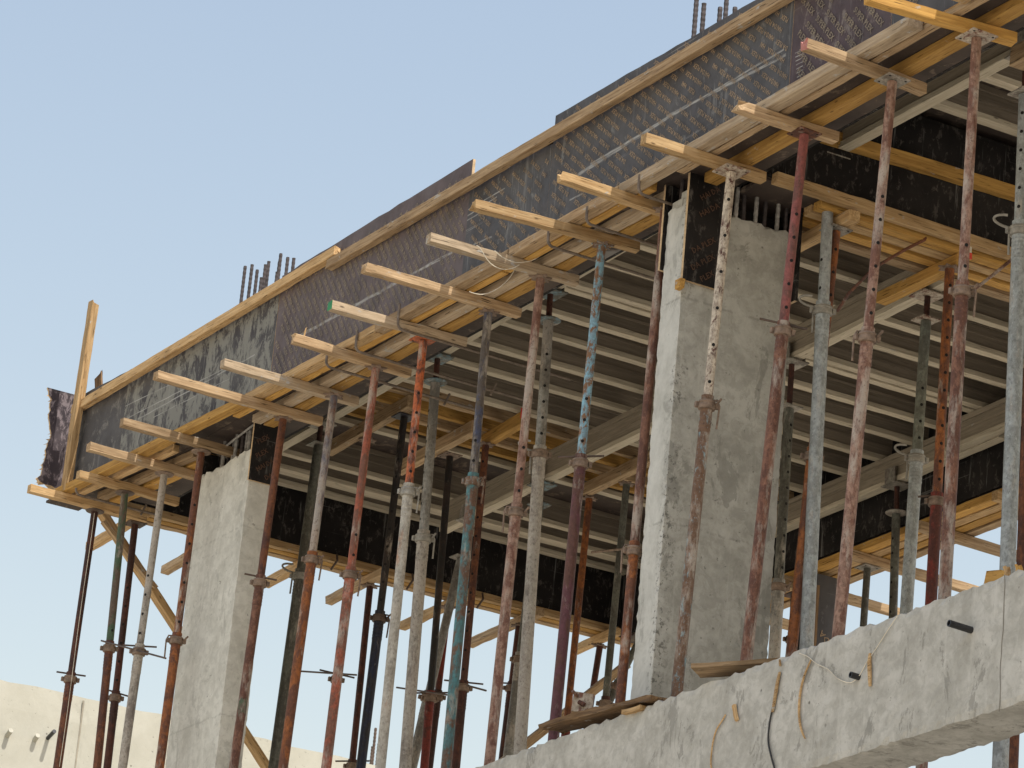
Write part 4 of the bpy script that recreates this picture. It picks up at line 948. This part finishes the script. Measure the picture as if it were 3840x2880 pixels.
strip([(752, 985), (748, 1040), (750, 1110), (752, 1178)], 'straight wood strip stuck upright on the concrete beam', .024)
strip_pts = [(crop(1800, 1900, 1.693)(1612, 1258)), (crop(1800, 1900, 1.693)(1625, 1310)), (crop(1800, 1900, 1.693)(1632, 1358))]
a, b = ony(strip_pts[0], YB-.004), ony(strip_pts[2], YB-.004); timber('wood_strip', a, b, .018, .012, W_FRESH, 'short wood strip left of the black strap on the concrete beam', 'wood strip', up=Vector((0, -1, 0)))
m = MB(); m.path(smooth_pts([ony(r9(*p), YB) for p in [(1560, 1320), (1530, 1370), (1500, 1420), (1480, 1490), (1470, 1560), (1466, 1640), (1480, 1700)]]), .004, 6)
tag(m.build('wood_shaving', W_FRESH), 'long thin wood shaving curling down the concrete beam at centre', 'wood strip')
def stub(q, L, r, label):
    P = ony(rb(*q), 9.1); m = MB(); m.lathe([(r*.7, -.03), (r, -.03), (r, L), (r*.72, L), (r*.72, L-.04)], 14, cap=False); m.add([(r*.72*math.cos(k*math.pi/7), r*.72*math.sin(k*math.pi/7), L-.035) for k in range(14)], [tuple(range(14))])
    return tag(m.build('pipe_stub', PIPE, None, zframe(P, Vector((-.05, -1, .06))), True), label, 'pipe')
stub((1350, 850), .115, .0155, 'black pipe stub at the right of the concrete beam')
stub((690, 1126), .045, .0145, 'short black pipe stub near the string on the concrete beam')
# planks and scrap on the beam
a, b = ony(r9(420, 1435), 9.13), ony(r9(1165, 1232), 9.13)
timber('scaffold_plank', a+Vector((0, .02, .02)), b+Vector((0, .02, .012)), .14, .028, W_DARK, 'dark weathered plank lying along the concrete beam', 'plank', jag=(.04, .04), bow=.012, rough=.004)
timber('scaffold_plank', ony(r9(905, 1310), 9.09)+Vector((0, .02, .0)), ony(r9(1030, 1275), 9.09)+Vector((0, .02, 0)), .07, .022, W_FRESH, 'short pale board tucked under the dark plank', 'plank', jag=(.02, 0))
a, b = ony(r9(1360, 1075), 9.08), ony(r9(1655, 1060), 9.12); a2 = ony(r9(1365, 1080), 9.06)
timber('scaffold_plank', a2+Vector((0, 0, .03)), a2+Vector((.34, .30, .055)), .17, .022, W_TAN, 'flat board overhanging the concrete beam below the white prop', 'plank', jag=(0, .03))
S0 = ony(rb(1545, 545), 9.22)
for i, (q0, q1, w, lab) in enumerate((((1438, 540), (1560, 538), .05, 'torn flat scrap of wood on the beam at the right edge'), ((1556, 470), (1568, 560), .022, 'upright splinter of wood on the beam at the right edge'), ((1625, 460), (1640, 545), .03, 'second upright splinter at the very right edge'), ((1450, 610), (1640, 535), .03, 'low strip of wood along the beam top at the right edge'))):
    timber('wood_scrap', ony(rb(*q0), 9.15), ony(rb(*q1), 9.15), w, .015, W_ORANGE if i != 1 else W_FRESH, lab, 'wood scrap', jag=(.02, .02), up=Vector((0, -1, 0)) if i in (0, 3) else Vector((1, 0, 0)), rough=.003)
# steel plate with tie rods
P = ony(r9(652, 1245), 9.22); M = Matrix.Translation(P) @ Matrix.Rotation(RAD(62), 4, 'Z') @ Matrix.Rotation(RAD(4), 4, 'Y')
rt = empty('tie_plate', M, 'square steel plate with rods standing on the concrete beam', 'steel plate')
m = MB(); m.box((-.052, -.004, -.052), (.052, .004, .052)); m.build('plate', PLATEW, rt)
m = MB(); m.path([(.01, -.02, -.015), (-.02, -.006, .0)], .012, 8); m.build('rod_end', T_['rust'], rt)
m = MB(); m.path([(-.06, -.03, .045), (-.03, -.005, .025)], .009, 8); m.build('rod', T_['rustdusty'], rt)
m = MB(); m.path([(.03, .004, -.03), (.11, .02, -.075)], .007, 8); m.build('leg', T_['rustdark'], rt)
# red and white marker on the middle beam, red mark in the left bay
P = onx(rm(1685, 1050), -15.235); m = MB(); m.box((P.x-.003, P.y-.008, P.z-.035), (P.x+.003, P.y+.008, P.z), 1); m.box((P.x-.003, P.y-.006, P.z), (P.x+.003, P.y+.004, P.z+.035), 0)
tag(m.build('marker_flag', [WIRE, REDTAPE]), 'red and white plastic marker on the middle beam waler', 'marker')
P = Vector((-20.37, 11.06, 8.42)); m = MB(); m.box((P.x, P.y, P.z-.03), (P.x+.006, P.y+.03, P.z+.04)); tag(m.build('marker_flag', REDTAPE), 'red plastic marker on the cross timber end in the left bay', 'marker')
# back column formwork seen past the props
xb = ony(N(3068, 2150), 13.47).x; ya, yb = 13.47, onx(N(3140, 2150), xb).y
bc = empty('column_formwork', Matrix.Identity(4), 'dark lettered column formwork under the back beam', 'column formwork')
mb = MB(); mb.box((xb-.018, ya, 2.0), (xb, yb, 7.9)); print_rows(mb, lambda u, w: ya+.01 < u < yb-.01 and 5.0 < w < 7.88, lambda u, w: (xb+.004, u, w), 'HAI DA PLEX', RAD(140), .045, .10, .04, (ya, yb, 5.0, 7.9), 1, .1)
mb.build('printed_panel', [ply_mat('back_film_plywood', DRK, (.17, .17, .17), .2, .3), INK_DARK], bc)
timber_mb(5.8, .09, .07).build('corner_timber', W_DARK, bc, frame(Vector((xb+.005, ya-.045, 2.0)), Vector((xb+.005, ya-.045, 7.8)), Vector((0, -1, 0))))
mb = MB(); mb.box((xb-.30, ya, 2.0), (xb-.02, yb-.003, 7.9)); mb.build('side_panel', PLY_DARK, bc)

# ------------------------------------------------------------------ camera, sun and sky
cam = bpy.data.cameras.new('camera'); co = bpy.data.objects.new('camera', cam); COL.objects.link(co)
cam.sensor_width = 36; cam.lens = 36*FPX/3840; cam.clip_start = .1; cam.clip_end = 3000
co.matrix_world = Matrix((RIGHT, UP, -FWD)).transposed().to_4x4()
sc.camera = co
EL, AZ = RAD(60), RAD(14)
s = Vector((math.cos(EL)*math.cos(AZ), math.cos(EL)*math.sin(AZ), math.sin(EL)))
sl = bpy.data.lights.new('sun', 'SUN'); sl.energy = 3.3; sl.angle = RAD(.5); sl.color = (1, .955, .88)
so = bpy.data.objects.new('sun', sl); COL.objects.link(so); so.rotation_euler = s.to_track_quat('Z', 'Y').to_euler(); so.location = (0, 0, 40)
w = bpy.data.worlds.new('World'); sc.world = w; w.use_nodes = True; nt = w.node_tree
sk = nt.nodes.new('ShaderNodeTexSky'); sk.sky_type = 'NISHITA'; sk.sun_disc = False
sk.sun_elevation = EL; sk.sun_rotation = RAD(90)-AZ; sk.altitude = 0; sk.air_density = 2.0; sk.dust_density = 1.3; sk.ozone_density = 1.0
bg = nt.nodes['Background']; bg.inputs['Strength'].default_value = .15
tint = nt.nodes.new('ShaderNodeMix'); tint.data_type = 'RGBA'; tint.blend_type = 'MULTIPLY'; tint.inputs[0].default_value = 1.0
tint.inputs[7].default_value = (.895, .778, .748, 1)          # dusty air: a little less green than the clean model sky
nt.links.new(sk.outputs[0], tint.inputs[6]); nt.links.new(tint.outputs[2], bg.inputs[0])
sc.view_settings.view_transform = 'Standard'; sc.view_settings.look = 'None'; sc.view_settings.exposure = .6; sc.view_settings.gamma = 1
sc.render.engine = 'CYCLES'
sc.cycles.max_bounces = 8; sc.cycles.diffuse_bounces = 5
